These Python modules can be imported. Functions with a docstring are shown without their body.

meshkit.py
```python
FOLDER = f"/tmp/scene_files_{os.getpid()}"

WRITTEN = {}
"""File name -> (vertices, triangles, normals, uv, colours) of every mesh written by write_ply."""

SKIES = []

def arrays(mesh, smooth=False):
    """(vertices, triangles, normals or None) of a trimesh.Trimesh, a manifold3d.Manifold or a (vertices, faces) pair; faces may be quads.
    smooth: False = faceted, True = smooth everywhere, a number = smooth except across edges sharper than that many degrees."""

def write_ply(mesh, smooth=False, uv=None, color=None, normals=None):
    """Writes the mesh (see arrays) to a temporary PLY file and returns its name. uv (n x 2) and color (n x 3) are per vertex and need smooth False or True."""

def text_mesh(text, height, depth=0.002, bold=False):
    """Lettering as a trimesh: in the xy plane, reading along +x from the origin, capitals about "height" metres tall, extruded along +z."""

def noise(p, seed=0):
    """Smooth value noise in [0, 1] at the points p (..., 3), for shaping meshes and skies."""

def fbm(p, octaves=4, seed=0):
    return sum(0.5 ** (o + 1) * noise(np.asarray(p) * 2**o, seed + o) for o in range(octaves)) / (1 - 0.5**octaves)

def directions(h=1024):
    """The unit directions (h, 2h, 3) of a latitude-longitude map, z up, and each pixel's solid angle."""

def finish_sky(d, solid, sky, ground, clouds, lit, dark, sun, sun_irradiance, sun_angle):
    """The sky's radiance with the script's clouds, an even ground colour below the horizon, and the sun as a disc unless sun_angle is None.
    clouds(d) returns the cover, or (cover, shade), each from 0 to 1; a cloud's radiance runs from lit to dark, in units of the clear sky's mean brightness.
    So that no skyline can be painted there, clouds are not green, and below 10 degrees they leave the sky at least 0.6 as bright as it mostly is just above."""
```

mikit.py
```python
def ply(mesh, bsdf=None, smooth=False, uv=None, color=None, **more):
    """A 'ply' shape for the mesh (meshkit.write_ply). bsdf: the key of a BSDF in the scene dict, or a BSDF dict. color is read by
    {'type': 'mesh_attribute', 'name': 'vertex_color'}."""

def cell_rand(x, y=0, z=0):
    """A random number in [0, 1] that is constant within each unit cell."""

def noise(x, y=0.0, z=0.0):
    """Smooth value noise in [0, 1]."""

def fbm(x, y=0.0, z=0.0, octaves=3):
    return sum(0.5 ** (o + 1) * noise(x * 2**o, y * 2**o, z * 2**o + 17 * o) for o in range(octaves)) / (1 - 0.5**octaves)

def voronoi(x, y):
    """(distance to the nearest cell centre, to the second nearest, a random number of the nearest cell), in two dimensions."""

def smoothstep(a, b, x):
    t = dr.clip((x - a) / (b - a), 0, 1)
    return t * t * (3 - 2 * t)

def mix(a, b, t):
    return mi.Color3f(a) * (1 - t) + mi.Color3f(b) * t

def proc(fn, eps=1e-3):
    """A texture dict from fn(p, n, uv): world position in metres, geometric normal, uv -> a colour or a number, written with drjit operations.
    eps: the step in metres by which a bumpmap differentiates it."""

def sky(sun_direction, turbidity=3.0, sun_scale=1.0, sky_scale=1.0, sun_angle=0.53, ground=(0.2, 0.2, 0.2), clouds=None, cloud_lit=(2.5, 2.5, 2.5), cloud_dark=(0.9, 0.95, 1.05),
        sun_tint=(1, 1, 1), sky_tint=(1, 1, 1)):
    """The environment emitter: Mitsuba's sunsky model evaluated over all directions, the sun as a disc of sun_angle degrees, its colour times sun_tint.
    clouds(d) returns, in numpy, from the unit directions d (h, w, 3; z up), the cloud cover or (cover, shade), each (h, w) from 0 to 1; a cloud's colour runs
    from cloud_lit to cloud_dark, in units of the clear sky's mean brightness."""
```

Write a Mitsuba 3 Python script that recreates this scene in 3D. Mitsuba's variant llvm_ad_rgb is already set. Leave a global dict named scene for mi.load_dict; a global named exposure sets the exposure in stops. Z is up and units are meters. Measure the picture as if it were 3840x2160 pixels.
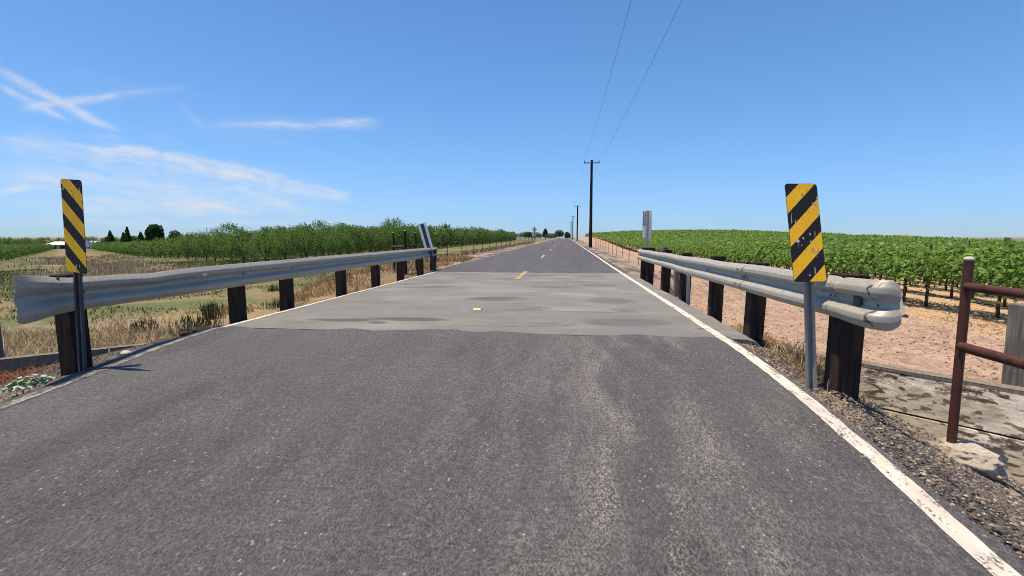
import math, random
import numpy as np, trimesh, drjit as dr, mitsuba as mi, mikit, meshkit
from scipy.interpolate import PchipInterpolator, RectBivariateSpline
from shapely.geometry import Polygon, box as sbox, Point
from shapely import affinity
T = mi.ScalarTransform4f
scene, labels = {}, {}

# ------------------------------------------------------------------ camera, sky, exposure
CAM_Z, PITCH, YAW, FOV = 1.3, math.radians(5.92), math.radians(6.37), 93.1
fwd = [-math.sin(YAW) * math.cos(PITCH), math.cos(YAW) * math.cos(PITCH), -math.sin(PITCH)]
scene['camera'] = {'type': 'perspective', 'fov': FOV, 'fov_axis': 'x', 'near_clip': 0.05, 'far_clip': 9000.0,
                   'to_world': T().look_at(origin=[0, 0, CAM_Z], target=[fwd[0], fwd[1], CAM_Z + fwd[2]], up=[0, 0, 1])}
SUN = (-0.28, -0.05, 1.0)
exposure = 2.05


def az_el(d):
    az = np.degrees(np.arctan2(d[..., 0], d[..., 1]))           # 0 = down the road, + = right
    return az, np.degrees(np.arcsin(np.clip(d[..., 2], -1, 1)))


# cirrus streaks: (az, el) of the two ends, half width (deg), strength, upper-edge sharpness
STREAKS = [(-51.8, 12.8, -45.0, 9.7, .36, .66, 0), (-51.9, 11.7, -48.0, 10.0, .25, .45, 0), (-50.6, 10.5, -44.4, 12.6, .30, .55, 0), (-44.4, 12.6, -39.3, 13.9, .26, .16, 0),
           (-36.5, 11.1, -21.9, 12.5, .48, .48, 0), (-46.4, 10.6, -44.9, 9.6, .36, .25, 0), (-51.8, 7.6, -50.4, 8.5, .20, .28, 0), (-52.2, 7.9, -46.6, 8.2, 1.1, .36, 1),
           (-47.4, 8.1, -41.2, 7.8, 1.35, .50, 1), (-41.8, 7.8, -36.7, 7.3, 1.35, .58, 1), (-38.0, 7.4, -31.0, 6.1, 1.2, .58, 1), (-31.7, 6.0, -24.8, 4.8, .9, .55, 1),
           (-47.6, 5.7, -42.0, 4.5, .42, .44, 0), (-52.5, 3.5, -50.6, 4.3, .33, .6, 0), (-52.4, 5.0, -41.4, 4.8, 1.60, .42, 0), (-49.0, 3.1, -33.7, 3.1, .9, .42, 0),
           (-44.9, 4.6, -27.9, 4.2, 1.9, .36, 0), (-52.7, 1.2, -23.9, 1.7, .65, .2, 0), (-40.0, 12.4, -37.8, 10.6, .35, .14, 0), (-57.5, 14.7, -52.2, 13.3, .59, .45, 0), (-61.3, 7.0, -52.8, 5.6, 1.08, .35, 0),
           (-75, 12, -58, 9, 1.4, .35, 0)]


def clouds(d):
    az, el = az_el(d)
    p = np.stack([az * .16 + el * .10, el * .75 + az * .10, np.zeros_like(az)], -1)
    n = meshkit.fbm(p * 1.6, 5, 3)
    fine = meshkit.fbm(np.stack([az * .55 + el * .5, el * 2.3 + az * .35, az * 0], -1), 4, 8)
    ns = meshkit.fbm(np.stack([az * .35, el * 1.1, az * 0], -1), 3, 5) - .5
    cover = np.zeros_like(az)
    for a0, e0, a1, e1, w, s, sharp in STREAKS:
        dx, dy = a1 - a0, e1 - e0
        L = math.hypot(dx, dy)
        u = ((az - a0) * dx + (el - e0) * dy) / L
        v = (-(az - a0) * dy + (el - e0) * dx) / L + ns * (.3 + w)
        end = np.clip(u / (.25 * L) + .4, 0, 1) * np.clip((L - u) / (.25 * L) + .4, 0, 1)
        g = np.exp(-np.where(v > 0, (v / (w * (.35 if sharp else .8))) ** 2, (np.abs(v) / (w * (1.5 if sharp else .9))) ** 1.6))
        fib = meshkit.fbm(np.stack([u * .45 + a0, v * 5.0 + u * .25, az * 0 + w * 9], -1), 5, 21)
        cover = np.maximum(cover, 1.15 * s * (.15 + 1.75 * fib) * g * end * (.35 + 1.0 * n) * (.55 + .8 * fine))
    veil = np.clip((meshkit.fbm(p * .7, 4, 11) - .5) * 1.6, 0, 1) * .25 * np.clip((-12 - az) / 22, 0, 1)
    cover = cover + .36 * np.exp(-np.maximum(el, 0) / 3.0) * (.7 + .6 * n)
    cover = cover + veil * np.exp(-((el - 6) / 6) ** 2)
    return np.clip(cover, 0, .85)


scene['sky'] = mikit.sky(SUN, turbidity=3.4, clouds=clouds, cloud_lit=(1.85, 1.92, 2.05), cloud_dark=(1.2, 1.25, 1.35), sky_tint=(.70, 1.02, 1.30), sun_tint=(1, .97, .92), sky_scale=.85, ground=(.17, .16, .12))
labels['sky'] = {'kind': 'structure'}

# ------------------------------------------------------------------ materials
noise, fbm, voronoi, cell_rand, smoothstep, mix = mikit.noise, mikit.fbm, mikit.voronoi, mikit.cell_rand, mikit.smoothstep, mikit.mix


TONE = .78                                                       # all base colours below are written against a white of 1 / TONE


def tint(fn, k):
    return mikit.proc(lambda p, n, uv: fn(p, n, uv) * k)


def rough(name, color, r=.8, spec=.3, metallic=0., bump=None, eps=2e-3, tone=None):
    k = TONE if tone is None else tone
    if callable(color):
        c = tint(color, k)
    else:
        c = {'type': 'rgb', 'value': [v * k for v in color]}
    b = {'type': 'principled', 'base_color': c, 'roughness': r, 'specular': spec}
    if metallic:
        b['metallic'] = metallic
    if bump is not None:
        b = {'type': 'bumpmap', 'arbitrary': mikit.proc(bump[0], eps), 'scale': bump[1], 'bsdf': b}
    scene[name] = {'type': 'twosided', 'bsdf': b}


def asphalt_col(p):
    a = cell_rand(p.x * 165, p.y * 95) * .55 + noise(p.x * 120, p.y * 72) * .45
    b = noise(p.x * 48, p.y * 30)
    big = fbm(p.x * .9, p.y * .5, 0, 4)
    lum = .044 + .112 * dr.power(a, 1.7) * (.55 + .9 * b) + .022 * (big - .5)
    chip = smoothstep(.990, 1., cell_rand(p.x * 80 + 5, p.y * 60)) * smoothstep(.25, .6, noise(p.x * 1.3, p.y * .9, 7))
    oil = smoothstep(.62, .80, fbm(p.x * 1.6 + 9, p.y * .55, 2, 4))
    c = mi.Color3f(lum * .90, lum * .93, lum * 1.0)
    # sandy grit caught between the stones, in patches of the right-hand lane
    path = dr.exp(-dr.square((p.x - .42 + .3 * (big - .5)) / .22)) + .8 * dr.exp(-dr.square((p.x - 1.15 + .3 * (big - .5)) / .16)) + .35 * smoothstep(-2.0, .3, p.x)
    d = smoothstep(.36, .72, fbm(p.x * 4.5 + 3, p.y * 1.1, 4, 6)) * dr.clip(.16 + path, 0, 1.2)
    g = smoothstep(.30, .95, noise(p.x * 125 + 3, p.y * 72) * .6 + cell_rand(p.x * 160, p.y * 95 + 5) * .4)
    c = mix(c, mi.Color3f(.36, .325, .285), dr.clip(g * (.10 + .66 * d), 0, 1))
    c = c * (1 - .22 * oil)                                      # oil-darkened patches
    return mix(c, mi.Color3f(.40, .38, .35), chip * .7)


rough('mat_asphalt', lambda p, n, uv: asphalt_col(p), .85, .35,
      bump=(lambda p, n, uv: noise(p.x * 80, p.y * 60) * .6 + noise(p.x * 30, p.y * 25) * .4, .003), eps=4e-3)


def asphalt_far_col(p):
    a = cell_rand(p.x * 40, p.y * 30) * .5 + noise(p.x * 18, p.y * 9) * .5
    lum = .074 + .016 * a + .026 * (fbm(p.x * 1.3, p.y * .12, 0, 4) - .5) + .012 * (noise(p.x * 5, p.y * .6) - .5)
    return mi.Color3f(lum * .93, lum * .95, lum * 1.05)


rough('mat_asphalt_far', lambda p, n, uv: asphalt_far_col(p), .9, .3)


# dark tar patches and scuffs on the deck: centre, half sizes, strength
STAINS = [(.90, 7.57, .60, .24, 1.0), (.95, 10.11, .42, .32, 1.0), (.92, 13.41, .46, .30, .9), (-1.42, 10.21, .6, .28, .7), (-.57, 8.94, .22, .14, .4), (.74, 16.66, .56, .3, .7),
          (-3.52, 7.26, .50, .10, 1.0), (-2.88, 7.10, .14, .08, .9), (-2.46, 7.46, .55, .13, .9), (-1.44, 8.31, .24, .16, .4), (-.61, 16.96, .69, .26, .6), (-3.51, 17.0, .78, .26, .6),
          (-1.71, 14.96, .55, .3, .4), (1.99, 7.10, .14, .05, .8), (-.25, 7.20, .36, .14, .35), (-3.9, 9.4, .6, .2, .25)]


def deck_col(p):
    base = .188 + .12 * (fbm(p.x * 1.1, p.y * 1.6, 1, 4) - .5) + .03 * (noise(p.x * 38, p.y * 38) - .5)
    c = mi.Color3f(base * .99, base * 1.0, base * .93)
    wav = fbm(p.x * 2.2, p.y * 5, 3, 4) - .5
    tar = mi.Float(0)
    for sx, sy, rx, ry, k in STAINS:
        d2 = dr.square((p.x - sx) / rx) + dr.square((p.y + .10 * wav - sy) / (ry * 1.35))
        tar = dr.maximum(tar, k * smoothstep(1.9, .3, d2 + 1.3 * wav))
    streak = smoothstep(.57, .78, fbm(p.x * .9 + 2, p.y * 3.4, 3, 3)) * smoothstep(.45, .65, noise(p.x * .5 + 5, p.y * .45, 2))
    c = mix(c, mi.Color3f(.075, .075, .08), dr.clip(dr.maximum(tar * (.8 + .4 * noise(p.x * 20, p.y * 30)), streak * .65), 0, .9))
    worn = smoothstep(.45, .58, fbm(p.x * .5, p.y * 1.1, 9, 4)) * .55
    c = mix(c, mi.Color3f(.15, .15, .155), worn)
    crack = smoothstep(.018, .004, dr.abs(p.y - 13.0 - .05 * noise(p.x * 2) - .02 * p.x)) * smoothstep(-.6, -1.2, p.x) * smoothstep(-4.9, -4.3, p.x)
    crack2 = smoothstep(.02, .005, dr.abs(p.y - 6.98 - .12 * noise(p.x * 1.3))) * smoothstep(.45, .6, noise(p.x * 1.7, 4))
    crack3 = smoothstep(.015, .004, dr.abs(p.y - 16.4 - .1 * noise(p.x * .8))) * smoothstep(.4, .6, noise(p.x * 1.2, 8))
    c = mix(c, mi.Color3f(.05, .05, .05), dr.clip(crack + crack2 + crack3, 0, 1) * .8)
    pit = smoothstep(.14, .07, voronoi(p.x * 2.6, p.y * 3.4)[0]) * smoothstep(.55, .8, noise(p.x * 1.2 + 9, p.y * .7)) * dr.exp(-dr.square((p.x + .3) / .9))
    return mix(c, mi.Color3f(.08, .08, .08), pit * .8)


rough('mat_deck', lambda p, n, uv: deck_col(p), .8, .35)


def paint(white, t, sx):
    def f(p, n, uv):
        w = smoothstep(t - .14, t + .1, fbm(p.x * 30, p.y * sx, 2, 3) * .7 + cell_rand(p.x * 90, p.y * 80) * .3)
        return mix(asphalt_col(p) * 1.3, mi.Color3f(*white) * (.86 + .28 * noise(p.x * 20, p.y * 8)), w)
    return f


rough('mat_line_right', paint((.62, .58, .51), .34, 10), .7)
rough('mat_line_left', paint((.32, .30, .265), .56, 12), .8)
rough('mat_line_bridge', paint((.66, .65, .61), .36, 12), .7)
rough('mat_dash', paint((.50, .36, .15), .42, 10), .7)
rough('mat_dash_far', paint((.42, .40, .36), .40, 10), .7)

CREEK = lambda x: 84.0 + (-92.0 - x) * .86                     # y of the dry creek's middle at x


def ground_col(p, n, uv):
    f1, f2 = fbm(p.x * .35, p.y * .35, 0, 4), fbm(p.x * 2.3, p.y * 2.3, 5, 4)
    grain = noise(p.x * 45, p.y * 45) * .6 + cell_rand(p.x * 90, p.y * 90) * .4
    track = fbm(p.x * 1.6, p.y * .35, 7, 4)
    dirt = mix((.305, .218, .162), (.40, .295, .222), f1 * .7 + track * .5)
    dirt = mix(dirt, mi.Color3f(.27, .185, .14), smoothstep(.5, .62, fbm(p.x * 5.5, p.y * 1.2, 3, 4)) * .5)
    dirt = mix(dirt, mi.Color3f(.22, .14, .10), smoothstep(.50, .68, f2) * smoothstep(.42, .6, f1) * .6)
    straw_r = mix((.44, .31, .19), (.36, .25, .145), f2)
    dirt = mix(dirt, straw_r, smoothstep(8.7, 9.5, p.x + .8 * (f1 - .5)) * .8)
    # left side: cropped green grass, dry straw along the creek and bare dirt near the bank
    green = mix((.085, .105, .045), (.15, .165, .08), f2)
    straw = mix((.29, .225, .13), (.20, .155, .08), f2)
    dc = dr.abs(p.y - CREEK(p.x)) * .76
    s = smoothstep(8., 2.5, dc + (f1 - .5) * 10) * smoothstep(-21., -27., p.x + (f1 - .5) * 6)
    near_d = dr.sqrt(dr.square(p.x + 9.6) + dr.square((p.y - 10.6) * .8))
    s = dr.maximum(s, smoothstep(5.0, 2.6, near_d + (f2 - .5) * 3))
    s = dr.maximum(s, smoothstep(2.6, 1.0, dr.abs(p.x + 8.7) + (f2 - .5) * 2) * smoothstep(14., 17., p.y))
    s = dr.maximum(s, smoothstep(.55, .68, fbm(p.x * .16 + 4, p.y * .16, 2, 3)) * .6)
    s = dr.maximum(s, smoothstep(-9.6, -7.6, p.x + (f2 - .5) * 2.2))
    left = mix(green, straw, dr.clip(s, 0, 1))
    left = mix(left, mi.Color3f(.28, .22, .155), smoothstep(.56, .72, f2) * smoothstep(-22., -10., p.x) * smoothstep(16., 9., p.y))
    orch = smoothstep(-27., -31., p.x) * smoothstep(-3., 3., p.y - (CREEK(p.x) + 16.))
    left = mix(left, mix((.13, .14, .06), (.26, .21, .13), f1), orch * .7)
    bank = mix((.30, .235, .185), (.21, .18, .155), f2)          # grey-brown shoulder with gravel
    shoulder = smoothstep(-8.6, -7.2, p.x + (f2 - .5)) * smoothstep(4.6, 3.4, p.x - smoothstep(20., 60., p.y) * .4 + (f2 - .5) * .8)
    c = mix(left, dirt, smoothstep(-2., 2., p.x))
    near = smoothstep(18.6, 19.4, p.y) + smoothstep(7., 6.2, p.y)
    c = mix(c, mix(bank, mi.Color3f(.10, .095, .095), smoothstep(.45, .62, fbm(p.x * 1.1, p.y * .6, 8, 3))), shoulder * dr.clip(near, 0, 1))
    return c * (.72 + .56 * grain)


rough('mat_ground', ground_col, .95, .1,
      bump=(lambda p, n, uv: fbm(p.x * 9, p.y * 9, 0, 3), .03), eps=8e-3)


def concrete_col(p, n, uv):
    u = (p.x - p.y) * .7071 + (p.x + p.y - 8.5) * .5
    a, b, f = fbm(u * 2.6, p.z * 7, 1, 5), fbm(u * 11, p.z * 30, 4, 4), noise(u * 70, p.z * 120, 2)
    c = mix((.56, .52, .44), (.68, .64, .56), f)
    c = mix(c, mi.Color3f(.30, .26, .19), smoothstep(.50, .60, fbm(u * 1.4 + 4, p.z * 2.2, 6, 4)) * .6)
    c = mix(c, mi.Color3f(.16, .13, .10), smoothstep(.50, .60, a + .5 * (b - .5)) * smoothstep(.36, .56, b + .5 * (f - .5)) * .9)
    return mix(c, mi.Color3f(.06, .05, .04), smoothstep(.60, .66, b) * .8)


rough('mat_concrete', concrete_col, .9, .2, bump=(lambda p, n, uv: fbm((p.x - p.y) * 7, p.z * 16, 4, 4), .02), eps=6e-3)


rough('mat_footing', lambda p, n, uv: mix(mix((.38, .34, .27), (.50, .45, .375), fbm(p.x * 30, p.y * 30, p.z * 30, 4)), mi.Color3f(.26, .21, .16), smoothstep(.56, .68, fbm(p.x * 8, p.y * 8, p.z * 8, 4)) * .7), .9, .2, bump=(lambda p, n, uv: fbm(p.x * 25, p.y * 25, p.z * 25, 3), .03), eps=5e-3)


def wood(dark, light, red):
    def f(p, n, uv):
        g = noise(p.x * 60 + p.y * 60, p.y * 50 - p.x * 40, p.z * 3) * .6 + noise(p.x * 140, p.y * 140, p.z * 6) * .4
        w = fbm(p.x * 6, p.y * 6, p.z * 2.5, 3)
        return mix(mix(dark, light, dr.power(g, 2)), red, smoothstep(.5, .7, w) * .5)
    return f


wood_bump = (lambda p, n, uv: noise(p.x * 70 + p.y * 70, p.y * 50 - p.x * 50, p.z * 3), .006)
rough('mat_wood_dark', wood((.012, .009, .008), (.085, .062, .050), (.062, .038, .030)), .85, .2, bump=wood_bump)
rough('mat_wood_grey', wood((.10, .095, .085), (.38, .36, .33), (.22, .18, .15)), .9, .15, bump=wood_bump)
rough('mat_wood_beam', wood((.16, .14, .11), (.34, .31, .27), (.20, .16, .12)), .9, .15, bump=wood_bump)
rough('mat_wood_pole', wood((.028, .021, .017), (.075, .058, .045), (.05, .035, .028)), .9, .1)


def galv(tone, marks):
    def f(p, n, uv):
        s = fbm(p.y * 1.5 + p.x, p.z * 22, 3, 4)
        v = voronoi(p.y * 70, p.z * 70)[2]
        c = mix(tone[0], tone[1], s) * (.93 + .14 * v)
        c = mix(c, mi.Color3f(.20, .175, .14), smoothstep(.66, .80, fbm(p.y * 14, p.z * 50, 7, 4)) * .35)
        if marks:
            m = smoothstep(.56, .62, noise(p.y * 45 + 3, p.z * 40, 2)) * smoothstep(.42, .52, noise(p.z * 17, p.y * 9, 5)) * smoothstep(.045, .03, dr.abs(p.y - 4.035))
            c = mix(c, mi.Color3f(.035, .035, .04), m * .85)
        return c
    return f


rough('mat_galv_marked', galv(((.36, .345, .30), (.44, .425, .375)), True), .5, .4, .15, tone=.82)
rough('mat_galv', galv(((.36, .345, .30), (.44, .425, .375)), False), .5, .4, .15, tone=.82)
rough('mat_galv_post', (.42, .42, .40), .5, .4, .3)
rough('mat_steel_dark', (.07, .075, .085), .5, .4, .3)
rough('mat_bolt', (.07, .065, .06), .6, .4, .4)


def sheet(col, scar):
    def f(p, n, uv):
        k = smoothstep(.80, .84, noise(p.x * 46, p.z * 30, p.y * 9)) * smoothstep(.5, .62, noise(p.x * 7 + 2, p.z * 7, 3))
        k = dr.maximum(k, smoothstep(.86, .90, noise(p.x * 95, p.z * 9, 3)) * smoothstep(.55, .7, noise(p.x * 6 + 5, p.z * 5, 8)))
        d = smoothstep(.5, .8, fbm(p.x * 9, p.z * 9, 1, 4)) * .22
        return mix(mix(col, mi.Color3f(*col) * .72, d), scar, k)
    return f


rough('mat_sign_black', sheet((.018, .019, .023), (.62, .60, .56)), .6, .25)
rough('mat_sign_yellow', sheet((.83, .47, .020), (.42, .30, .12)), .6, .25, tone=1.0)
rough('mat_sign_back', lambda p, n, uv: mix((.66, .68, .70), (.76, .77, .78), fbm(p.x * 9, p.z * 9, 0, 3)), .5, .5, tone=1.0)
rough('mat_lettering', (.05, .055, .06), .6)
rough('mat_rust', lambda p, n, uv: mix(mix((.075, .026, .019), (.105, .038, .027), fbm(p.x * 8, p.y * 8, p.z * 4, 4)), mi.Color3f(.035, .018, .014), smoothstep(.55, .75, fbm(p.x * 22, p.y * 22, p.z * 9, 3)) * .7), .6, .35)
rough('mat_white_cap', (.55, .52, .46), .7)
rough('mat_white', (.80, .79, .76), .6)
rough('mat_roof_red', (.42, .20, .13), .8)
rough('mat_wall_pale', (.50, .46, .40), .85)
rough('mat_dark_gap', (.03, .03, .03), .9)
rough('mat_marker', (.80, .55, .12), .4)
rough('mat_wire', (.03, .03, .035), .6)
rough('mat_bark', lambda p, n, uv: mix((.045, .035, .026), (.13, .105, .08), noise(p.x * 14, p.y * 14, p.z * 4)), .95, .1)
scene['mat_matter'] = {'type': 'twosided', 'bsdf': {'type': 'diffuse', 'reflectance': {'type': 'mesh_attribute', 'name': 'vertex_color'}}}
scene['mat_leaf'] = {'type': 'principledthin', 'base_color': {'type': 'mesh_attribute', 'name': 'vertex_color'}, 'roughness': .36, 'diff_trans': 1.0, 'spec_trans': 0.0, 'eta': 1.5}

# ------------------------------------------------------------------ naming and mesh helpers
used = {}


def numbered(name):
    used[name] = used.get(name, -1) + 1
    return name if used[name] == 0 else '%s_%03d' % (name, used[name])


def tag(key, label=None, cat=None, group=None, kind=None):
    labels[key] = {k: v for k, v in (('label', label), ('category', cat), ('group', group), ('kind', kind)) if v}
    return key


def thing(name, label, cat, group=None):
    return tag(numbered(name), label, cat, group)


def put(key, mesh, bsdf, smooth=False, color=None, at=None):
    if color is not None and bsdf == 'mat_matter':
        color = np.asarray(color) * TONE
    scene[key] = mikit.ply(mesh, bsdf, smooth=smooth, color=color)
    if at is not None:
        scene[key]['to_world'] = at
    return key


def part(parent, name, mesh, bsdf, smooth=False, color=None, label=None, kind=None):
    k = put(numbered(parent + '__' + name), mesh, bsdf, smooth, color)
    if label or kind:
        tag(k, label, kind=kind)
    return k


def join(ms):
    return trimesh.util.concatenate([m for m in ms])


def bevel_box(x0, x1, y0, y1, z0, z1, b=.008):
    p = np.array([[x, y, z] for x in (x0, x1) for y in (y0, y1) for z in (z0, z1)], float)
    c = p.mean(0)
    s = np.sign(p - c)
    pts = np.vstack([p - s * np.array(m) * b for m in ((1, 1, 0), (1, 0, 1), (0, 1, 1))])
    return trimesh.convex.convex_hull(pts)


def tube(pts, r, n=8, cap=True):
    p = np.asarray(pts, float)
    r = np.broadcast_to(np.asarray(r, float), (len(p),))
    t = np.gradient(p, axis=0)
    t /= np.linalg.norm(t, axis=1, keepdims=True) + 1e-12
    ref = np.array([0, 0, 1.]) if abs(t[0, 2]) < .9 else np.array([1., 0, 0])
    a = np.cross(t, ref)
    a /= np.linalg.norm(a, axis=1, keepdims=True) + 1e-12
    b = np.cross(t, a)
    ang = np.arange(n) * 2 * np.pi / n
    v = (p[:, None] + r[:, None, None] * (np.cos(ang)[None, :, None] * a[:, None] + np.sin(ang)[None, :, None] * b[:, None])).reshape(-1, 3)
    f = []
    for i in range(len(p) - 1):
        for j in range(n):
            q = [i * n + j, i * n + (j + 1) % n, (i + 1) * n + (j + 1) % n, (i + 1) * n + j]
            f += [[q[0], q[2], q[1]], [q[0], q[3], q[2]]]
    if cap:
        v = np.vstack([v, p[0], p[-1]])
        k = len(p) * n
        for j in range(n):
            f += [[k, j, (j + 1) % n], [k + 1, (len(p) - 1) * n + (j + 1) % n, (len(p) - 1) * n + j]]
    return trimesh.Trimesh(v, np.array(f), process=False)


def thick(P, t):
    """A sheet given by a grid of points, with thickness t along its normals."""
    n, m = P.shape[:2]
    du, dv = np.gradient(P, axis=0), np.gradient(P, axis=1)
    N = np.cross(du, dv)
    N /= np.linalg.norm(N, axis=-1, keepdims=True) + 1e-12
    v = np.vstack([(P + N * t / 2).reshape(-1, 3), (P - N * t / 2).reshape(-1, 3)])
    i, j = np.meshgrid(np.arange(n - 1), np.arange(m - 1), indexing='ij')
    q = np.stack([i * m + j, (i + 1) * m + j, (i + 1) * m + j + 1, i * m + j + 1], -1).reshape(-1, 4)
    k = n * m
    edge = [(a, a + 1) for a in range(m - 1)] + [((n - 1) * m + a + 1, (n - 1) * m + a) for a in range(m - 1)]
    edge += [((a + 1) * m, a * m) for a in range(n - 1)] + [(a * m + m - 1, (a + 1) * m + m - 1) for a in range(n - 1)]
    e = np.array([[a, b, b + k, a + k] for a, b in edge])
    q = np.vstack([q, q[:, ::-1] + k, e])
    m_ = trimesh.Trimesh(v, np.vstack([q[:, [0, 1, 2]], q[:, [0, 2, 3]]]), process=False)
    return m_


def plate(poly, t):
    """A shapely polygon (x, z) as an upright plate, front at y = 0, back at y = t."""
    ms = []
    for g in getattr(poly, 'geoms', [poly]):
        m = trimesh.creation.extrude_polygon(g, t, engine='earcut')
        v = m.vertices
        m.vertices = np.stack([v[:, 0], t - v[:, 2], v[:, 1]], 1)
        m.invert()
        ms.append(m)
    m = join(ms)
    m.fix_normals()
    return m


def rot(ax, deg):
    return trimesh.transformations.rotation_matrix(math.radians(deg), ax)


def moved(mesh, *Ms):
    m = mesh.copy()
    for M in Ms:
        m.apply_transform(M)
    return m


def shift(x, y, z):
    return trimesh.transformations.translation_matrix([x, y, z])


# ------------------------------------------------------------------ terrain
_zr = PchipInterpolator([-60, -20, 0, 1.5, 2.5, 3.5, 4.5, 5.5, 6.3, 18, 33, 50, 100, 200, 300, 400, 700, 4000], [-.5, -.46, -.40, -.34, -.26, -.165, -.085, -.025, 0, 0, .07, .12, .24, .45, .65, .5, -3, -30])
X_L, X_R = -5.0, 2.03                                            # painted edge lines


def zroad(x, y):
    return _zr(np.clip(y, -60, 4000)) + .012 * np.clip(x + 1.5, -6, 6) * np.clip((6.5 - y) / 2.5, 0, 1) - .006 * np.abs(x + 1.5) * np.clip((y - 19) / 8, 0, 1)


_xs = np.array([4, 7, 11, 25, 45, 80.])
_ys = np.array([-50, 12, 40, 80, 110, 140, 200, 300, 450.])
_tab = np.array([[-.75, -.75, -.76, -1.3, -2.1, -2.8], [-.75, -.75, -.76, -1.3, -2.0, -2.8], [-.5, -.75, -.95, -1.55, -2.2, -2.9], [-.3, -.5, -.9, -.65, -.5, -1.2],
                 [.1, 0, -.2, .2, .3, -.3], [.65, .7, .5, 1.1, 1.4, .5], [1.1, 1.2, 1.3, 2.1, 2.4, 1.2], [1.1, 1.2, 1.1, 1.4, 1.6, .4], [-1, -1, -1, -1, -1, -2]])
_right = RectBivariateSpline(_ys, _xs, _tab, kx=2, ky=1)


def field_right(x, y):
    z = _right.ev(np.clip(y, -50, 450), np.clip(x, 4, 80))
    return z - .03 * np.maximum(x - 80, 0) - .008 * np.maximum(y - 450, 0)


def field_left(x, y):
    u = -x
    z = -.9 - .03 * np.clip(u - 15, 0, 85) - .012 * np.maximum(u - 100, 0)
    z = z + .0042 * np.clip(y - 46, 0, 230) * np.clip((130 - u) / 90, 0, 1) - .008 * np.maximum(y - 400, 0)
    dc = np.abs(y - CREEK(x)) * .76
    return z - .35 * np.exp(-(dc / 4.5) ** 2) * np.clip((u - 8) / 10, 0, 1)


def sstep(a, b, x):
    t = np.clip((x - a) / (b - a), 0, 1)
    return t * t * (3 - 2 * t)


W_R = 8.50                                                       # right wing wall: x + y = W_R
W_L = lambda x: 6.7 + (x + 5.29) * .95                           # left wing wall: y at x


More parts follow.
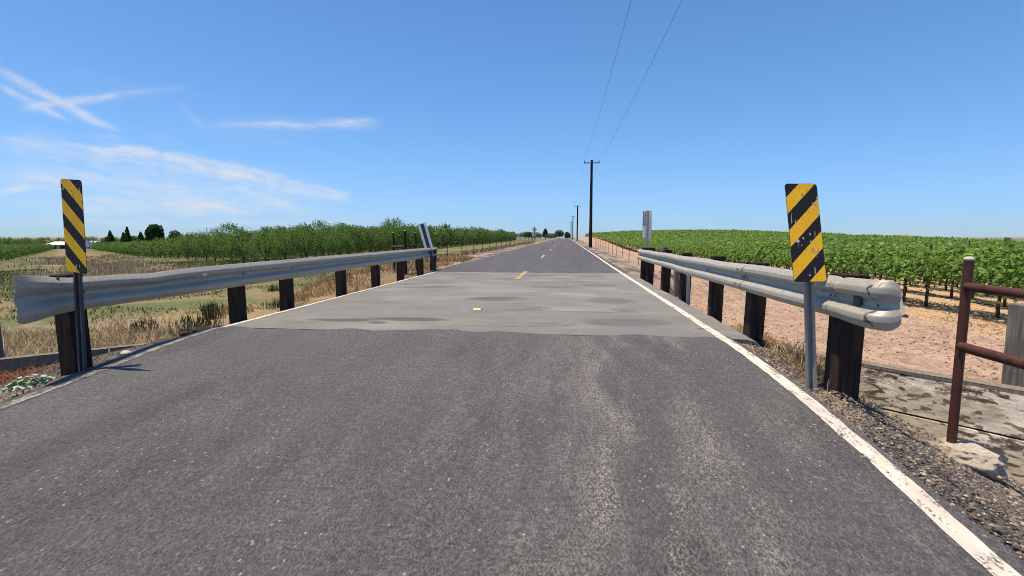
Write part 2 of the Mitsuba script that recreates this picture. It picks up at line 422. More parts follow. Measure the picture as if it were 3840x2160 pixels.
def ground_base(x, y):
    x, y = np.asarray(x, float), np.asarray(y, float)
    zr = zroad(np.clip(x, -5.3, 2.45), y) - .03
    left, right = field_left(x, y), field_right(x, y)
    # embankments beyond the bridge and behind the camera
    sr = sstep(2.6, 3.9, x) * .45 + sstep(3.6, 7.5, x) * .55
    sl = sstep(-7.6, -12, x) + 0
    flare_l = zr - .02 * np.clip(-5.3 - x, 0, 3)
    bank = np.where(x > -1.5, zr * (1 - sr) + right * sr, flare_l * (1 - sl) + left * sl)
    # near corner fills held by the wing walls
    fr = np.maximum(zr - .03 - .44 * np.maximum(x - 2.4, 0), -.8)
    fl = np.maximum(zr - .06 - .17 * np.maximum(-5.35 - x, 0), -.5)
    fill = np.where(x > -1.5, fr, fl)
    open_r = np.where(x > -1.5, np.where((x + y > W_R + .11), right, fill), 0)
    open_l = np.where(y > W_L(x) + .15, left + .25 * np.exp(-((x + 7) / 3) ** 2) * 0, fill)
    near = np.where(x > -1.5, open_r, open_l)
    under = np.where(x > -1.5, np.minimum(right, -.75), np.minimum(left, -.85))
    inside = (x > -5.2) & (x < 2.47)
    near = np.where(inside, np.where(y > 6.55, under, zr), near)
    z = np.where(y < 12, near, near * (1 - sstep(17.2, 19.6, y)) + bank * sstep(17.2, 19.6, y))
    z = np.where(inside & (y > 6.55) & (y < 17.9), under, z)
    z = np.where(inside & (y >= 17.9), zr, z)
    return z


def ground(x, y):
    x, y = np.asarray(x, float), np.asarray(y, float)
    rgh = meshkit.fbm(np.stack([x * .8, y * .8, x * 0], -1), 4, 2) - .5
    fine_ = meshkit.fbm(np.stack([x * 3.5, y * 3.5, x * 0], -1), 3, 4) - .5
    amp = np.clip(np.minimum(np.abs(x + 1.43) - 3.9, 1.5), 0, 1.5) / 1.5 * ((x < -5.3) | (x > 2.5))
    rut = np.where(x > 2.9, -.035 * np.exp(-((x - 5.4 - .25 * np.sin(y * .23)) / .16) ** 2) - .035 * np.exp(-((x - 7.0 - .25 * np.sin(y * .23)) / .16) ** 2), 0) * np.clip((y - 7) / 3, 0, 1)
    fine_ = np.where(x > 2.9, fine_ * 1.9, fine_)
    return ground_base(x, y) + rut + amp * (rgh * .10 + fine_ * .035) * np.clip(60 / (np.hypot(x, y) + 1), 0, 1)


def rgrid(a, b, lo, hi, fine, grow):
    """Coordinates from a to b: step `fine` inside [lo, hi], growing outside."""
    s = list(np.arange(lo, hi, fine))
    step, x = fine, hi
    while x < b:
        s.append(x); step *= grow; x += step
    s.append(b)
    step, x, pre = fine, lo, []
    while x > a:
        step *= grow; x -= step; pre.append(max(x, a))
    return np.unique(np.array(pre + s))


gx, gy = rgrid(-6000, 6000, -12, 9, .09, 1.06), rgrid(-300, 7000, 1.0, 21, .09, 1.05)
X, Y = np.meshgrid(gx, gy, indexing='ij')
Z = ground(X, Y)
on_road = (X > -5.3) & (X < 2.5)
Z = np.where(on_road & ((Y < 6.55) | (Y > 17.9)), Z - .03, Z)
nx, ny = X.shape
i, j = np.meshgrid(np.arange(nx - 1), np.arange(ny - 1), indexing='ij')
q = np.stack([i * ny + j, (i + 1) * ny + j, (i + 1) * ny + j + 1, i * ny + j + 1], -1).reshape(-1, 4)
put('ground', trimesh.Trimesh(np.stack([X, Y, Z], -1).reshape(-1, 3), np.vstack([q[:, [0, 1, 2]], q[:, [0, 2, 3]]]), process=False), 'mat_ground', True)
tag('ground', 'pale dirt, dry grass and farmland on both sides of the road', kind='structure')


def ribbon(xl, xr, ys, lift=0., nx=10, edge=None, zf=zroad):
    """A strip along the road between x = xl(y) and xr(y)."""
    ys = np.asarray(ys, float)
    a, b = (np.array([f(y) if callable(f) else f for y in ys], float) for f in (xl, xr))
    u = np.linspace(0, 1, nx)
    X = a[:, None] + (b - a)[:, None] * u
    Y = np.repeat(ys[:, None], nx, 1)
    if edge is not None:
        Y = edge(X, Y)
    Zz = zf(X, Y) + lift
    i, j = np.meshgrid(np.arange(len(ys) - 1), np.arange(nx - 1), indexing='ij')
    q = np.stack([i * nx + j, i * nx + j + 1, (i + 1) * nx + j + 1, (i + 1) * nx + j], -1).reshape(-1, 4)
    return trimesh.Trimesh(np.stack([X, Y, Zz], -1).reshape(-1, 3), np.vstack([q[:, [0, 1, 2]], q[:, [0, 2, 3]]]), process=False)


rng = np.random.default_rng(7)


def wob(y, s, a):
    y = np.asarray(y, float)
    return a * (meshkit.fbm(np.stack([y * 1.3, y * 0 + s, y * 0], -1), 4, 9) - .5) * 2


xl_n = lambda y: -5.12 + wob(y, 1, .08) + max(0, 4.2 - y) * .06
xr_n = lambda y: 2.15 + wob(y * 2, 5, .05)
near_ys = np.concatenate([np.linspace(-60, 0, 20), np.arange(.3, 6.6, .08)])
end_n = lambda X, Y: np.where(Y > 6.5, 6.53 + .05 * np.sin(X * 2.1) + .50 * (meshkit.fbm(np.stack([X * 1.6, X * 0, X * 0], -1), 5, 3) - .5), Y)
put('road', ribbon(xl_n, xr_n, near_ys, .004, 70, end_n), 'mat_asphalt', True)
tag('road', 'worn grey asphalt road running straight to the horizon', kind='structure')
far_ys = np.concatenate([np.arange(18.0, 40, .5), np.geomspace(40, 460, 90), [700.]])
start_f = lambda X, Y: np.where(Y < 18.05, 18.05 + .08 * np.sin(X * 1.3) + .03 * X + .22 * (meshkit.fbm(np.stack([X * 1.8, X * 0 + 4, X * 0], -1), 4, 6) - .5), Y)
part('road', 'pavement', ribbon(lambda y: -5.25 + wob(y, 2, .15), lambda y: 2.30 + wob(y, 6, .12), far_ys, .006, 30, start_f), 'mat_asphalt_far', True, label='darker far stretch of asphalt beyond the bridge')


def line_x(base, kind):
    def f(y):
        if kind == 'r':
            return base + wob(y, 11, .012) - np.interp(y, [0, 2, 3, 4, 4.6], [.02, .02, .01, 0, 0])
        return base + wob(y, 13, .02) + np.interp(y, [0, 3, 4.5, 6.2, 7.5], [.10, .06, .05, .0, 0])
    return f


def strip(base, kind, w, ys, lift, zf=zroad):
    f = line_x(base, kind)
    return ribbon(lambda y: f(y) - w / 2 + wob(y * 6, 3, .008), lambda y: f(y) + w / 2 + wob(y * 6, 4, .008), ys, lift, 3, None, zf)


part('road', 'edge_line', strip(X_R, 'r', .125, np.concatenate([[-30, -10], np.arange(.3, 6.45, .06)]), .009), 'mat_line_right', True, label='white painted edge line on the near right')
part('road', 'edge_line', strip(X_R, 'r', .12, np.concatenate([np.arange(18.1, 40, .4), np.geomspace(40, 320, 60)]), .012), 'mat_line_right', True, label='white painted edge line beyond the bridge on the right')
part('road', 'edge_line', strip(X_L, 'l', .13, np.concatenate([[-30, -10], np.arange(.3, 6.45, .06)]), .009), 'mat_line_left', True, label='worn grey edge line on the near left')
part('road', 'edge_line', strip(X_L - .12, 'l', .10, np.arange(24, 36, .4), .012), 'mat_line_left', True, label='faint broken edge line beyond the bridge on the left')
for k, (y0, y1) in enumerate([(30.3, 34.5), (46, 50), (61, 65), (77, 81), (93, 97), (110, 114), (127, 131), (144, 148)]):
    part('road', 'centre_dash', ribbon(-1.60, -1.47, np.linspace(y0, y1, 8), .012, 3), 'mat_dash_far', True)

# ------------------------------------------------------------------ bridge
B0, B1 = 6.42, 18.2
bridge = thing('bridge', 'short concrete slab bridge with pale stained deck crossing the ditch', 'bridge')
xs_, ys_ = np.linspace(-5.13, 2.44, 80), np.linspace(B0, B1, 120)
XX, YY = np.meshgrid(xs_, ys_, indexing='ij')
edge_l = wob(ys_, 21, .03)
edge_r = wob(ys_, 22, .035)
XX = XX + np.where(XX < -5.1, edge_l[None, :], 0) + np.where(XX > 2.42, edge_r[None, :], 0)
top = np.stack([XX, YY, .0 * XX - .004 * np.clip((YY - B0) * 0, 0, 1) + .004 * meshkit.fbm(np.stack([XX, YY, XX * 0], -1), 3, 1)], -1)
lip = np.clip((np.abs(XX + 1.345) - 3.55) / .23, 0, 1)
top[..., 2] -= .03 * lip ** 2
i, j = np.meshgrid(np.arange(79), np.arange(119), indexing='ij')
q = np.stack([i * 120 + j, (i + 1) * 120 + j, (i + 1) * 120 + j + 1, i * 120 + j + 1], -1).reshape(-1, 4)
vt = top.reshape(-1, 3)
vb = vt * [1, 1, 0] - [0, 0, .36]
ring = np.concatenate([np.arange(120), np.arange(1, 80) * 120 + 119, 79 * 120 + np.arange(118, -1, -1), np.arange(78, 0, -1) * 120])
r2 = np.roll(ring, -1)
side = np.stack([r2, ring, ring + 9600, r2 + 9600], -1)
q = np.vstack([q, q[:, ::-1] + 9600, side])
dm = trimesh.Trimesh(np.vstack([vt, vb]), np.vstack([q[:, [0, 1, 2]], q[:, [0, 2, 3]]]), process=False)
part(bridge, 'deck', dm, 'mat_deck', 40)
zdeck = lambda X, Y: .002 + 0 * X - .03 * np.clip((np.abs(X + 1.345) - 3.55) / .23, 0, 1) ** 2
part(bridge, 'edge_line', strip(X_R, 'r', .12, np.arange(6.45, 18.12, .08), .006, zdeck), 'mat_line_right', True, label='white edge line along the right of the deck')
part(bridge, 'edge_line', strip(X_L + .02, 'l', .13, np.arange(6.45, 18.12, .08), .006, zdeck), 'mat_line_bridge', True, label='white edge line along the left of the deck')
part(bridge, 'centre_dash', ribbon(-1.60, -1.46, np.linspace(14.9, 18.6, 12), .012, 3, None, lambda X, Y: .002 + 0 * X), 'mat_dash', True, label='yellow painted dash at the far end of the deck')
part(bridge, 'abutment', bevel_box(-5.15, 2.45, 6.0, 6.42, -1.6, -.37, .02), 'mat_concrete')
part(bridge, 'abutment', bevel_box(-5.15, 2.45, 18.0, 18.3, -1.6, -.37, .02), 'mat_concrete')


def wall45(p0, p1, t, z0, z1, n=60, rough_=.0, seed=1, top_=1., batter=0.):
    """A vertical wall piece from p0 to p1 (xy), thickness t to the far side, with an uneven top edge."""
    p0, p1 = np.array(p0, float), np.array(p1, float)
    d = (p1 - p0) / np.linalg.norm(p1 - p0)
    nrm = np.array([-d[1], d[0]])
    s = np.linspace(0, 1, n)
    base = p0 + (p1 - p0) * s[:, None]
    zt = z1 + top_ * rough_ * (meshkit.fbm(np.stack([s * 14, s * 0 + seed, s * 0], -1), 4, seed) - .5)
    off = rough_ * .8 * (meshkit.fbm(np.stack([s * 11, s * 0 + seed, s * 0], -1), 4, seed + 3) - .5)
    rows = []
    zs = np.linspace(0, 1, 7)
    for k, a in enumerate(zs):
        rr = rough_ * .4 * (meshkit.fbm(np.stack([s * 12, s * 0 + a * 3, s * 0 + seed], -1), 4, seed + 7) - .5)
        rows.append(np.column_stack([base + nrm * (rr - batter * (zt - z0) * (1 - a))[:, None], z0 + (zt - z0) * a]))
    rows.append(np.column_stack([base + nrm * (t + off[:, None]), zt - .004]))
    rows.append(np.column_stack([base + nrm * t, np.full(n, z0)]))
    P = np.array(rows)
    m = P.shape[0]
    v = P.reshape(-1, 3)
    i, j = np.meshgrid(np.arange(m - 1), np.arange(n - 1), indexing='ij')
    q = np.stack([i * n + j, i * n + j + 1, (i + 1) * n + j + 1, (i + 1) * n + j], -1).reshape(-1, 4)
    f = [*q[:, [0, 1, 2]], *q[:, [0, 2, 3]]]
    for e in (0, n - 1):
        for k in range(1, m - 1):
            f.append([e, k * n + e, (k + 1) * n + e])
    me = trimesh.Trimesh(v, np.array(f), process=False)
    trimesh.repair.fix_normals(me)
    return me


wr = lambda s: (2.50 + s, W_R - 2.50 - s)
part(bridge, 'wing_wall', wall45(wr(-.05), wr(3.9), .15, -.412, -.04, 160, .05, 3, .25, .28), 'mat_concrete', False, label='stained pale concrete wing wall on the near right')
k = list(scene)[-1]
part(k, 'lower_course', wall45((wr(-.05)[0] - .093, wr(-.05)[1] - .093), (wr(3.9)[0] - .093, wr(3.9)[1] - .093), .26, -1.4, -.43, 120, .03, 5, .3, .30), 'mat_concrete', False)
part(k, 'capping_board', wall45((wr(-.05)[0] - .006, wr(-.05)[1] - .006), (wr(3.9)[0] - .006, wr(3.9)[1] - .006), .18, -.052, -.018, 40, .012, 8), 'mat_wood_beam')
for a, b in ((-5.2, -6.18), (-6.2, -7.6), (-7.62, -9.8)):
    part(bridge, 'timber_beam', wall45((a, W_L(a)), (b, W_L(b)), -.13, -.75, -.2 + rng.normal(0, .006), 24, .008, int(-a * 10)), 'mat_wood_beam', 30)

# ------------------------------------------------------------------ guard rails
PROF = np.array([(.028, 0), (.036, .004), (.077, .047), (.083, .058), (.083, .092), (.077, .103), (.007, .147), (.001, .158), (.001, .192), (.007, .203), (.077, .247), (.083, .258), (.083, .292), (.077, .303), (.036, .346), (.028, .35)])
PROF[:, 1] /= .35


def beam(side, pts, htop, hbot, depth=None, t=.005, lean=0.):
    """A W-beam along pts (x, y of its back); side = +1 when its face looks towards +x."""
    pts = np.asarray(pts, float)
    d = np.gradient(pts, axis=0)
    d /= np.linalg.norm(d, axis=1, keepdims=True)
    nrm = np.stack([d[:, 1], -d[:, 0]], 1) * side
    depth = np.ones(len(pts)) if depth is None else np.asarray(depth)
    zt, zb = np.broadcast_to(htop, len(pts)), np.broadcast_to(hbot, len(pts))
    P = np.zeros((len(pts), len(PROF), 3))
    dep = PROF[None, :, 0] * depth[:, None] + .03 * (1 - depth[:, None]) + lean * (PROF[None, :, 1] - .5) * .35
    P[..., :2] = pts[:, None] + nrm[:, None] * dep[..., None]
    P[..., 2] = zt[:, None] + (zb - zt)[:, None] * PROF[None, :, 1]
    return thick(P, t)


def densify(ys, f):
    return np.array([[f(y), y] for y in ys])


def bolt(x, y, z, side, r=.014):
    m = trimesh.creation.icosphere(1, r)
    m.apply_scale([.6, 1, 1])
    return moved(m, shift(x, y, z))


def post(x, y, w, d, z0, z1, lean=0., yaw=0., seed=0):
    m = bevel_box(-w / 2, w / 2, -d / 2, d / 2, 0, z1 - z0, .012)
    return moved(m, rot([0, 0, 1], yaw), rot([0, 1, 0], lean), shift(x, y, z0))


# right rail
g = thing('guardrail', 'pale weathered guardrail on dark timber posts along the right side of the bridge', 'guardrail', None)
xb = 2.40
top_r = lambda y: np.interp(y, [3.7, 4.2, 5.4, 8, 12, 16, 17], [.972, .962, .958, .938, .930, .928, .92]) + .006 * np.sin(y * 2.3)
bot_r = lambda y: np.interp(y, [3.7, 5, 8, 12, 17], [.605, .608, .59, .595, .59]) + .005 * np.sin(y * 1.7 + 1)


def rail_r(y0, y1, dx, n=40):
    ys = np.linspace(y0, y1, n)
    return beam(-1, densify(ys, lambda y: xb + dx + .012 * math.sin(y * 1.1)), top_r(ys), bot_r(ys), lean=.10)


part(g, 'rail', rail_r(4.55, 6.95, 0), 'mat_galv', 17)
part(g, 'rail', rail_r(6.75, 10.9, -.008), 'mat_galv', 17)
part(g, 'rail', rail_r(10.7, 15.2, 0), 'mat_galv', 17)
a = np.linspace(0, 1, 46)
ty, tx = 15.0 + 1.7 * np.minimum(a / .6, 1) + .22 * np.sin(np.clip((a - .6) / .4, 0, 1) * np.pi / 2), xb + .05 * np.minimum(a / .6, 1) ** 2 + .32 * (1 - np.cos(np.clip((a - .6) / .4, 0, 1) * np.pi / 2))
part(g, 'rail', beam(-1, np.stack([tx, ty], 1), top_r(ty), bot_r(ty), 1 - .4 * np.clip((a - .6) / .4, 0, 1), .005, .10), 'mat_galv', 17, label='far end of the rail curling away from the road')
# near terminal: lapped outside the rail, flattening and curling away at its end
a = np.linspace(0, 1, 60)
ty = 4.80 - .72 * np.minimum(a / .72, 1) - .09 * np.sin(np.clip((a - .72) / .28, 0, 1) * np.pi / 2)
tx = xb - .010 + .03 * np.clip(a / .72, 0, 1) ** 2 + .11 * (1 - np.cos(np.clip((a - .72) / .28, 0, 1) * np.pi / 2))
flat = 1 - .75 * sstep(.74, 1.0, a)
rnd = .05 * np.clip((a - .9) / .1, 0, 1) ** 2
dent = -.012 * np.exp(-((a - .33) / .04) ** 2)
part(g, 'end_terminal', beam(-1, np.stack([tx, ty], 1)[::-1], (top_r(ty) + .006 - rnd + dent)[::-1], (bot_r(ty) - .02 * sstep(.2, .7, a) + rnd)[::-1], flat[::-1], .006, .10), 'mat_galv_marked', 17, label='near rounded end wing with dark scuff marks')
for y, w in ((4.62, .21), (6.85, .2), (8.55, .2), (10.72, .2), (12.85, .2), (15.2, .2), (16.3, .22)):
    part(g, 'post', post(xb + (.125 if y > 5 else .095) + w * .02, y, w, .2, -.62, 1.0 + rng.uniform(-.03, .02), rng.uniform(.3, 2.0), rng.uniform(-4, 4)), 'mat_wood_dark', 20)
    for s in (-.035, .035):
        part(g, 'bolt', bolt(xb - .012, y + s, (top_r(y) + bot_r(y)) / 2, -1), 'mat_bolt', True)
for y in (6.85, 10.8, 15.1):
    for dy in (-.09, .03, .09):
        for h in (.22, .78):
            part(g, 'splice_bolt', bolt(xb - .085 + .035 * (.5 - h), y + dy, float(top_r(y) + (bot_r(y) - top_r(y)) * h), -1, .011), 'mat_bolt', True)
part(g, 'bearing_block', bevel_box(xb + .02, xb + .34, 6.62, 6.86, -.42, -.09, .012), 'mat_wood_dark', 20)
part(g, 'steel_stake', moved(bevel_box(-.03, .03, -.025, .025, -.4, .62, .006), shift(2.52, 10.35, 0)), 'mat_galv_post', 20)
part(g, 'bolt_plate', bevel_box(xb - .03, xb - .006, 4.20, 4.29, .735, .825, .008), 'mat_steel_dark', 20)

# left rail
g = thing('guardrail', 'guardrail on dark timber posts with shaded face along the left side of the bridge', 'guardrail', None)
xb = -5.345
KL = 1.06                                                         # the rail stands this much farther out than first measured
zl = lambda z: CAM_Z - KL * (CAM_Z - z)
top_l = lambda y: zl(_top_l(np.asarray(y) / KL))
bot_l = lambda y: zl(_bot_l(np.asarray(y) / KL))
_top_l = lambda y: np.interp(y, [3.8, 4.2, 5.3, 5.9, 7.3, 10, 18], [.895, .895, .882, .893, .903, .916, .932]) - .012 * np.exp(-((y - 5.35) / .22) ** 2) - .01 * np.exp(-((y - 12.3) / .3) ** 2) + .0015 * np.sin(y * 2.1)
_bot_l = lambda y: np.interp(y, [3.8, 4.4, 6.6, 10, 12, 18], [.556, .556, .552, .566, .58, .582]) + .0015 * np.sin(y * 1.9)


def rail_l(y0, y1, dx, n=44):
    ys = np.linspace(y0, y1, n)
    return beam(1, densify(ys, lambda y: xb + dx + .004 * math.sin(y * 1.3)), top_l(ys), bot_l(ys))


part(g, 'rail', rail_l(4.66 * KL, 8.55 * KL, 0), 'mat_galv', 17)
part(g, 'rail', rail_l(8.3 * KL, 12.85 * KL, .008), 'mat_galv', 17)
part(g, 'rail', rail_l(12.6 * KL, 18.35 * KL, 0), 'mat_galv', 17)
a = np.linspace(0, 1, 60)
ty = (4.85 - 1.02 * a) * KL
fl = sstep(.42, 1, a)
tx = xb + .010 + .05 * sstep(.55, 1, a) ** 1.5
part(g, 'end_terminal', beam(1, np.stack([tx, ty], 1)[::-1], (top_l(ty) + .066 * fl - .02 * np.clip((a - .94) / .06, 0, 1) ** 2)[::-1], (bot_l(ty) - .055 * fl + .03 * np.clip((a - .93) / .07, 0, 1) ** 2)[::-1], (1 - .62 * sstep(.72, 1, a))[::-1], .006), 'mat_galv', 17, label='flared fishtail end of the left rail')
for k, (y, w) in enumerate((q0 * KL, q1) for q0, q1 in ((4.50, .205), (7.06, .2), (8.42, .2), (10.62, .2), (12.7, .2), (14.65, .2), (16.75, .2), (18.2, .2))):
    part(g, 'post', post(xb - .012 - w / 2, y, w, w, -.62, .84 + (.06 if k == 0 else 0), (0 if k < 7 else 3.5) + rng.uniform(-1.2, 1.0), rng.uniform(-4, 4)), 'mat_wood_dark', 20)
    part(g, 'bolt', bolt(xb + .012, y + .03, (top_l(y) + bot_l(y)) / 2 + .01, 1, .017), 'mat_bolt', True)
for y in (8.93, 13.5):
    for dy in (-.09, .03, .09):
        for h in (.22, .78):
            part(g, 'splice_bolt', bolt(xb + .086, y + dy, float(top_l(y) + (bot_l(y) - top_l(y)) * h), 1, .011), 'mat_bolt', True)
part(g, 'delineator', bevel_box(xb + .083, xb + .089, 6.5, 6.59, .745, .785, .002), 'mat_white')
part(g, 'bolt_head', bolt(xb + .06, 4.5, .875, 1, .016), 'mat_bolt', True)

# ------------------------------------------------------------------ object markers and signs
def rounded(w, h, r):
    return sbox(-w / 2 + r, -h / 2 + r, w / 2 - r, h / 2 - r).buffer(r, quad_segs=5)


def channel(z0, z1, w=.075, d=.042, holes=True):
    """A U-channel sign post, open towards -y, web at the back with punched holes."""
    web = sbox(-w * .22, z0, w * .22, z1)
    if holes:
        for z in np.arange(z0 + .05, z1, .075):
            web = web.difference(Point(0, z).buffer(.0065, quad_segs=3))
    from shapely.geometry import LineString
    ms = [moved(plate(web, .004), shift(0, d, 0))]
    for q_ in (-1, 1):
        flange = LineString([(q_ * w * .20, d + .002), (q_ * w * .30, d), (q_ * w * .36, .003), (q_ * w * .66, .002)]).buffer(.0022, cap_style='flat')
        m = trimesh.creation.extrude_polygon(flange, z1 - z0, engine='earcut')
        ms.append(moved(m, shift(0, 0, z0)))
    return join(ms)


def marker(key_label, sx, pos, yaw, pitch, roll, colour, first, period, slope, post_xyz, post_lean, post_mat, scale=1.0):
    t = thing('object_marker', key_label, 'road sign')
    M = rot([0, 0, 1], yaw) @ rot([1, 0, 0], pitch) @ rot([0, 1, 0], roll) @ np.diag([scale, 1, scale, 1])
    put_ = lambda m: moved(m, M, shift(*pos))
    full = rounded(.305, .914, .03)
    part(t, 'panel', put_(plate(full, .0025)), 'mat_sign_black')
    inner = rounded(.299, .908, .027)
    for k in range(-1, 5):
        s0, s1 = first + k * period, first + k * period + period / 2     # distance down the panel's left edge
        zz = lambda s, x: .457 - s + sx * slope * (x + .1525)
        p = Polygon([(-.1525, zz(s0, -.1525)), (.1525, zz(s0, .1525)), (.1525, zz(s1, .1525)), (-.1525, zz(s1, -.1525))]).intersection(inner)
        if p.area > 1e-4:
            part(t, 'stripe', put_(moved(plate(p, .0012), shift(0, -.0014, 0))), colour)
    for z in (.36, -.40):
        part(t, 'bolt', put_(moved(trimesh.creation.icosphere(1, .009), shift(.0, -.001, z))), 'mat_galv_post', True)
    x, y, z0, z1 = post_xyz
    part(t, 'post', moved(channel(0, z1 - z0), rot([0, 0, 1], yaw), rot([0, 1, 0], post_lean[0]), rot([1, 0, 0], post_lean[1]), shift(x, y, z0)), post_mat, 20)
    return t


marker('bright yellow and black striped marker leaning on a steel post at the right guardrail', 1, (2.153, 4.695, 1.351), 9.5, -14.0, .1, 'mat_sign_yellow', .135, .308, 1.0, (2.25, 4.57, -.25, 1.02), (-3.0, -4.0), 'mat_galv_post')
marker('shaded amber-yellow and black striped marker on a dark post at the left guardrail', -1, (-5.06, 4.517, 1.413), -12.0, 1.5, 4.9, 'mat_sign_yellow', .18, .285, .82, (-5.12, 4.50, -.3, 1.72), (-1.3, -3.4), 'mat_steel_dark', 1.05)

t = thing('object_marker', 'grey back of an upright object marker behind the far right rail end', 'road sign')
part(t, 'panel', moved(plate(rounded(.30, .90, .03), .004), shift(2.655, 16.62, 1.735)), 'mat_sign_back')
part(t, 'post', moved(channel(-.3, 2.19, .065, .03, False), rot([0, 0, 1], 180), shift(2.66, 16.61, 0)), 'mat_galv_post', 20)
txt = meshkit.text_mesh('3SOZZ7', .085, .002, True)
txt.apply_transform(rot([0, 0, 1], 90)); txt.apply_transform(rot([1, 0, 0], 90))
txt.apply_translation([2.60 - txt.bounds[1][0], 16.618 - txt.bounds[1][1], 2.15 - txt.bounds[1][2]])
part(t, 'lettering', txt, 'mat_lettering')
t = thing('object_marker', 'grey back of an object marker leaning left behind the far left rail end', 'road sign')
M = [rot([0, 0, 1], 6), rot([0, 1, 0], -15.5), shift(-5.475, 18.55, 1.37)]
part(t, 'panel', moved(plate(rounded(.33, 1.0, .03), .004), *M), 'mat_sign_back')
part(t, 'post', moved(channel(-1.75, .48, .10, .03, False), rot([0, 0, 1], 180), *M), 'mat_steel_dark', 20)

t = thing('warning_sign', 'back of a diamond warning sign with a square plate below it on the left verge', 'road sign')
dz = ground(-6.2, 95.)
part(t, 'diamond_panel', moved(plate(affinity.rotate(rounded(.80, .80, .05), 45), .004), shift(-6.22, 95, 2.86)), 'mat_sign_back')
part(t, 'plate', moved(plate(rounded(.82, .74, .04), .004), shift(-6.25, 95, 1.90)), 'mat_white')
part(t, 'post', bevel_box(-6.29, -6.17, 94.88, 94.98, float(dz) - .3, 3.4, .01), 'mat_wood_grey')

t = thing('road_marker', 'raised yellow reflector block on the bridge deck', 'road marker')
part(t, 'body', trimesh.convex.convex_hull(np.array([[x * (.9 if z else 1), y * (.55 if z else 1), z] for x in (-.075, .075) for y in (-.055, .055) for z in (0, .022)]) + [-1.60, 8.6, .0]), 'mat_marker')
part(t, 'base', bevel_box(-1.70, -1.50, 8.53, 8.67, -.002, .005, .002), 'mat_dark_gap')

# ------------------------------------------------------------------ pipe gate and posts by the near right wing wall
t = thing('pipe_gate', 'rusty red-brown pipe gate with white-capped post at the right edge', 'gate')
gz = -.30
pts = lambda *p: np.array(p, float)
part(t, 'gate_post', tube(pts((3.08, 4.10, gz - .4), (3.08, 4.10, .4), (3.08, 4.10, 1.135)), .032, 20), 'mat_rust', 40)
cap = trimesh.creation.uv_sphere(.035, count=[12, 20])
cap.apply_scale([1, 1, .62])
part(t, 'post_cap', moved(cap, shift(3.08, 4.10, 1.135)), 'mat_white_cap', True)
part(t, 'rail', tube(pts((3.07, 4.08, .925), (3.10, 3.4, .915), (3.13, 2.4, .90), (3.2, .4, .86)), .033, 20), 'mat_rust', 40)
part(t, 'rail', tube(pts((3.07, 4.08, .455), (3.10, 3.4, .445), (3.13, 2.4, .43), (3.2, .4, .39)), .038, 20), 'mat_rust', 40)
part(t, 'gate_post', tube(pts((3.2, .45, -.9), (3.2, .45, .4), (3.2, .45, 1.1)), .043, 16), 'mat_rust', 40)
t = thing('concrete_footing', 'rough concrete lump around the foot of the rusty gate post', 'footing')
fm = trimesh.creation.icosphere(4, 1.0)
v = fm.vertices * np.array([.17, .24, .13])
v = v + fm.vertices * (meshkit.fbm(fm.vertices * 2.1 + 5, 4, 3)[:, None] - .5) * .17
v[:, 2] = np.clip(v[:, 2], -.3, .075 + .02 * meshkit.noise(fm.vertices * 4))
fm.vertices = v
put(numbered(t + '__lump'), moved(fm, rot([0, 0, 1], 40), shift(3.13, 4.02, gz - .11)), 'mat_footing', 40)

t = thing('wooden_post', 'weathered grey wooden post with a rusty rod behind the right wing wall', 'post')
part(t, 'timber', post(4.80, 5.5, .28, .28, -1.0, .62, -.5, 18), 'mat_wood_grey', 20)
part(t, 'rod', tube(pts((4.76, 5.337, .0), (4.78, 5.335, .35)), .006, 6), 'mat_bolt')
part(t, 'rod_hook', tube(pts((4.78, 5.335, .35), (4.75, 5.337, .352), (4.72, 5.339, .349)), .006, 6), 'mat_bolt')
part(t, 'bolt', bolt(4.80, 5.34, .16, 1, .018), 'mat_white_cap', True)
t = thing('wooden_post', 'dark weathered wooden post cut by the left edge of the frame', 'post')
part(t, 'timber', tube(pts((-7.80, 5.72, -.7), (-7.80, 5.72, -.2), (-7.79, 5.72, .2), (-7.78, 5.71, .55), (-7.78, 5.71, .60)), [.11, .085, .075, .072, .05], 14), 'mat_wood_grey', 40)
part(t, 'wire_tie', tube([(-7.78 + .08 * math.cos(b), 5.71 + .08 * math.sin(b), .25 + .03 * math.sin(b * 2)) for b in np.linspace(0, 6.28, 20)], .006, 5), 'mat_bolt')

# rusty pipe fence end behind the far left rail, timber brace behind the far right rail
t = thing('pipe_fence', 'rusty pipe fence end with three white-topped posts behind the far left rail', 'fence')
for x, y, z1, r in ((-7.0, 19.2, 1.50, .042), (-6.45, 19.0, 1.58, .055), (-6.2, 19.6, 1.50, .036)):
    part(t, 'post', tube(pts((x, y, -1.2), (x, y, .3), (x, y, z1)), r, 12), 'mat_wood_pole', 40)
    c = trimesh.creation.uv_sphere(r * 1.03, count=[8, 12]); c.apply_scale([1, 1, .5])
    part(t, 'cap', moved(c, shift(x, y, z1)), 'mat_white_cap', True)
part(t, 'rail', tube(pts((-7.05, 19.15, .93), (-6.45, 18.9, .93)), .05, 12), 'mat_rust', 40)
part(t, 'rail', tube(pts((-6.45, 19.05, 1.0), (-6.15, 19.6, 1.0)), .035, 12), 'mat_rust', 40)
part(t, 'rail', tube(pts((-7.05, 19.15, .72), (-6.45, 18.9, .72)), .04, 12), 'mat_rust', 40)

